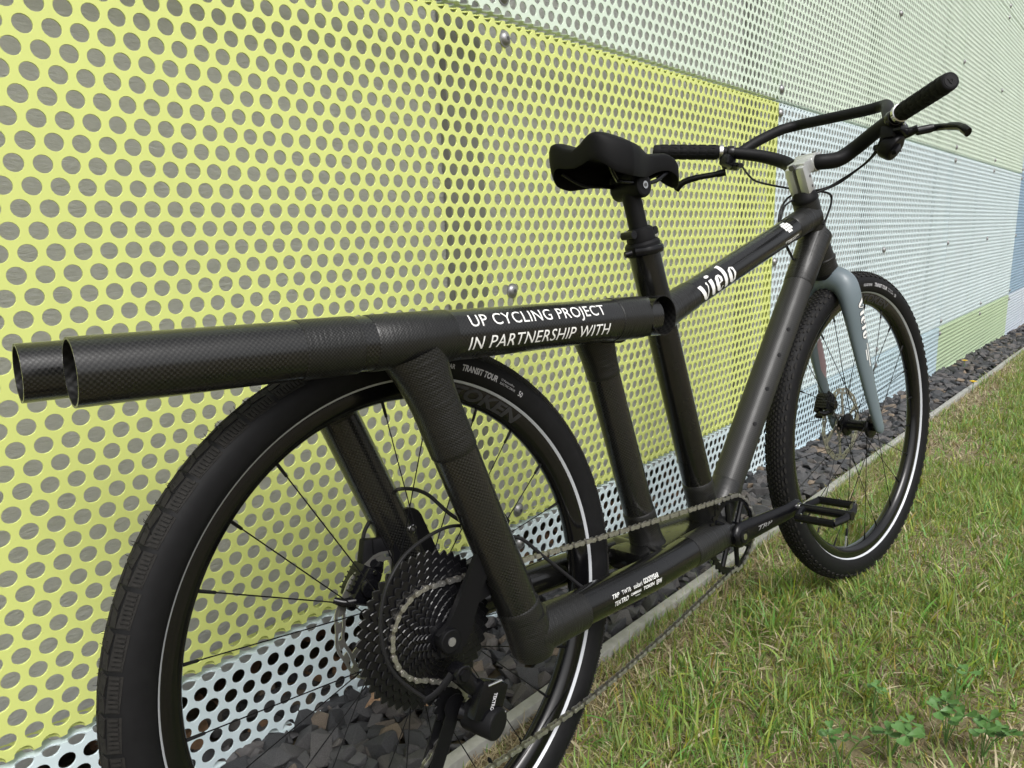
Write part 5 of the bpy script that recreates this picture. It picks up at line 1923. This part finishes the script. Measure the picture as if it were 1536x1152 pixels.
# ------------------------------------------------------------------ grass
def grass(name, n, xr, yr, hr, wr, seg, seed, label, parent_kind='stuff', avoid=True):
    g = np.random.default_rng(seed)
    nc = max(1, n // 9)
    cxs, cys = g.uniform(*xr, nc), g.uniform(*yr, nc)
    ch = g.uniform(0.75, 1.25, nc)
    # broad patches: straw / green
    pat = 0.5 + 0.5 * np.sin(cxs * 3.1 + 1.3 * np.sin(cys * 5.0)) * np.cos(cys * 6.3 + cxs * 1.7)
    ci = g.integers(0, nc, n)
    bx = cxs[ci] + g.normal(0, 0.012, n)
    by = cys[ci] + g.normal(0, 0.012, n)
    ok = by < EDGE_Y0 + 0.008 * (1 + 1.2 * np.sin(bx * 9.0) * np.sin(bx * 23.0))
    thin = g.random(n) < 1 - 0.45 * (pat[ci] > 0.72)
    ok &= thin
    bx, by, ci = bx[ok], by[ok], ci[ok]
    n = len(bx)
    straw_p = 0.14 + 0.30 * pat[ci] ** 3 + 0.10 * np.sin(cxs[ci] * 11.0) * np.sin(cys[ci] * 13.0) + 0.34 * (by > 0.66) + 0.16 * (by > 0.50)
    straw = g.random(n) < straw_p
    lean = np.where(straw, g.uniform(0.7, 1.7, n), g.gamma(3.0, 0.30, n))
    az = g.uniform(0, 2 * PI, n)
    h = g.uniform(*hr, n) * ch[ci] * np.where(straw, 0.9, 1.0) * (1 - 0.35 * pat[ci] * 0.8)
    w = g.uniform(*wr, n)
    # wind-combed clumps
    az = np.where(g.random(n) < 0.3, (ci * 2.399) % (2 * PI) + g.normal(0, 0.6, n), az)
    gz = np.array([ground_z(a, b_) for a, b_ in zip(bx, by)]) - 0.014
    dirx, diry = np.cos(az), np.sin(az)
    px, py = -diry, dirx
    V, ts = [], np.linspace(0, 1, seg + 1)
    cur = np.stack([bx, by, gz], 1)
    ang = lean * 0.35
    rows = []
    tw = g.normal(0, 0.5, n)
    for i, t in enumerate(ts):
        wd = w * (1 - t ** 1.6) * 0.5
        side = np.stack([px * np.cos(tw) , py * np.cos(tw), np.sin(tw)], 1)
        if i < seg:
            rows.append(cur - side * wd[:, None])
            rows.append(cur + side * wd[:, None])
        else:
            rows.append(cur.copy())
        st = h / seg
        a_ = np.minimum(ang + lean * (0.35 + 0.75 * t), 1.75)
        cur = cur + np.stack([dirx * np.sin(a_) * st, diry * np.sin(a_) * st, np.cos(a_) * st], 1)
    nv = 2 * seg + 1
    V = np.stack(rows, 1).reshape(-1, 3)
    base = (np.arange(n) * nv)[:, None]
    F = []
    for i in range(seg):
        a0, a1 = 2 * i, 2 * i + 1
        if i < seg - 1:
            F.append(base + np.array([[a0, a1, a1 + 2]])); F.append(base + np.array([[a0, a1 + 2, a0 + 2]]))
        else:
            F.append(base + np.array([[a0, a1, 2 * seg]]))
    F = np.concatenate(F)
    me = np_mesh(name, V, F)
    gcol = np.stack([g.uniform(0.125, 0.265, n), g.uniform(0.22, 0.35, n), g.uniform(0.038, 0.080, n)], 1)
    yel = g.random(n) < 0.18
    gcol[yel] *= np.array([1.45, 1.15, 0.9])
    scol = np.stack([g.uniform(0.34, 0.58, n)] * 3, 1) * np.array([1.0, 0.86, 0.55])
    brown = g.random(n) < 0.35
    scol[brown] *= np.array([0.55, 0.46, 0.42])
    colr = np.where(straw[:, None], scol, gcol)
    c4 = np.concatenate([np.repeat(colr, nv, 0), np.ones((n * nv, 1))], 1).astype(np.float32)
    ca = me.attributes.new('col', 'FLOAT_COLOR', 'POINT')
    ca.data.foreach_set('color', c4.ravel())
    me.materials.append(M['grass'])
    o = obj(name, me)
    tag(o, label, 'grass', kind='stuff')
    return o
grass('grass', 118000, (0.35, 3.2), (-0.15, 0.785), (0.020, 0.056), (0.0015, 0.0038), 4, 1, 'short green and straw grass blades of the near lawn')
grass('grass', 16000, (0.35, 3.4), (0.735, 0.800), (0.03, 0.06), (0.0015, 0.0032), 4, 7, 'dry tufts hanging over the concrete edging')
grass('grass', 5200, (0.5, 3.0), (-0.1, 0.74), (0.055, 0.100), (0.0036, 0.0062), 5, 9, 'broad fresh blades scattered through the near lawn')
grass('grass', 52000, (3.1, 8.0), (-0.1, 0.785), (0.035, 0.075), (0.003, 0.006), 3, 2, 'grass of the lawn farther along the wall')
grass('grass', 36000, (8.0, 26.0), (-0.6, 0.785), (0.04, 0.09), (0.007, 0.014), 3, 3, 'far end of the lawn beside the gravel strip')
grass('grass', 30000, (-1.0, 8.0), (-2.0, -0.1), (0.035, 0.07), (0.004, 0.008), 3, 4, 'open lawn away from the wall')

# tufts creeping over the edging
# ------------------------------------------------------------------ clover, flowers, leaves
def clover(px, py, n, R_, label):
    root = empty('clover_plant', (px, py, ground_z(px, py)))
    tag(root, label, 'clover', 'clover plants in the near lawn')
    for i in range(n):
        a, d = random.uniform(0, 6.3), random.uniform(0.004, 0.035)
        h_ = random.uniform(0.046, 0.066)
        top = Vector((math.cos(a) * d, math.sin(a) * d, h_))
        mb = MB()
        mb.tube([(0, 0, -0.01), top * 0.5 + Vector((0, 0, 0.004)), top], 0.0008, 5, cap=False)
        obj('stalk', mb, root, M['clover'])
        lr = R_ * random.uniform(0.8, 1.2)
        rot0 = random.uniform(0, 6.3)
        tilt = Matrix.Rotation(random.uniform(-0.5, 0.3), 3, 'X') @ Matrix.Rotation(random.uniform(-0.4, 0.4), 3, 'Y')
        mb = MB()
        for k in range(3):
            th = rot0 + 2 * PI * k / 3
            R3 = Matrix.Rotation(th, 3, 'Z')
            vs = []
            outl = [(0, 0), (0.45, 0.28), (0.85, 0.48), (1.1, 0.38), (1.15, 0.15), (1.06, 0.0), (1.15, -0.15), (1.1, -0.38), (0.85, -0.48), (0.45, -0.28)]
            for x_, y_ in outl:
                vs.append(top + tilt @ (R3 @ Vector((x_ * lr, y_ * lr, abs(y_) * lr * 0.35 + 0.1 * x_ * x_ * lr))))
            mid = [top + tilt @ (R3 @ Vector((x_ * lr, 0, 0.1 * x_ * x_ * lr - 0.0005))) for x_ in (0.45, 0.85)]
            vs += mid
            fs = [(0, 1, 10), (1, 2, 11, 10), (2, 3, 4, 11), (4, 5, 11), (5, 6, 11), (6, 7, 8, 11), (8, 9, 10, 11), (9, 0, 10)]
            mb.add(vs, fs, smooth=True)
        obj('leaf', mb, root, M['clover'])
CLOV = []
for cxy, n_, R_, lab in (
        ((1.273, 0.298), 2, 0.014, 'small lone three-leaved clover up the lawn from the larger clovers'),
        ((1.186, 0.249), 6, 0.018, 'broad leafy clover left of the middle clover in the foreground lawn'),
        ((1.285, 0.186), 6, 0.017, 'middle clover with upright stalks in the foreground lawn'),
        ((1.286, 0.134), 6, 0.018, 'clover nearest the lower right corner of the lawn'),
        ((1.403, 0.193), 2, 0.016, 'single dull clover behind the others towards the wheel'),
        ((1.110, 0.300), 5, 0.015, 'bright green clover nearest to the hanging chain')):
    clover(*cxy, n_, R_, lab)
def dandelion(px, py, label):
    root = empty('dandelion', (px, py, ground_z(px, py)))
    tag(root, label, 'flower', 'dandelions by the edging')
    mb = MB()
    mb.tube([(0, 0, -0.02), (0.004, 0, 0.03), (0.006, 0, 0.055)], 0.0022, 6)
    obj('stalk', mb, root, M['clover'])
    mb = MB()
    for k in range(30):
        a = 2 * PI * k / 30
        r_ = 0.020 if k % 2 else 0.014
        u_ = Vector((math.cos(a), math.sin(a), 0))
        t_ = Vector((-math.sin(a), math.cos(a), 0)) * 0.0022
        c_ = Vector((0.006, 0, 0.055))
        mb.add([c_ - t_, c_ + t_, c_ + u_ * r_ + t_ + Vector((0, 0, 0.006)), c_ + u_ * r_ - t_ + Vector((0, 0, 0.006))], [(0, 1, 2, 3)])
    mb.tube([(0.006, 0, 0.055), (0.006, 0, 0.062)], [0.007, 0.004], 10)
    obj('bloom', mb, root, M['flower'])
dandelion(5.83, 0.965, 'yellow dandelion growing among the slate near the soft green panel')
dandelion(4.92, 0.760, 'yellow dandelion right on the concrete edging')
def put_leaf(px, py, pz, size, seed, rot, label):
    lf = leaf_mb(size, seed)
    o = obj('dead_leaf', lf, None, M['leaf'], loc=(px, py, pz), rot=rot)
    tag(o, label, 'leaf')
put_leaf(0.755, 0.925, 0.034, 0.090, 3, (0.5, 0.3, 0.7), 'pale brown curled dead leaf lying on the slate behind the derailleur')
put_leaf(0.705, 0.985, 0.034, 0.060, 5, (-0.4, 0.5, 2.0), 'smaller greyish dead leaf next to the larger one on the slate')
put_leaf(1.415, 0.269, 0.030, 0.030, 8, (1.2, 0.2, 0.5), 'tiny orange leaf standing in the lawn grass')

# tidy: make sure parents are evaluated
bpy.context.view_layer.update()
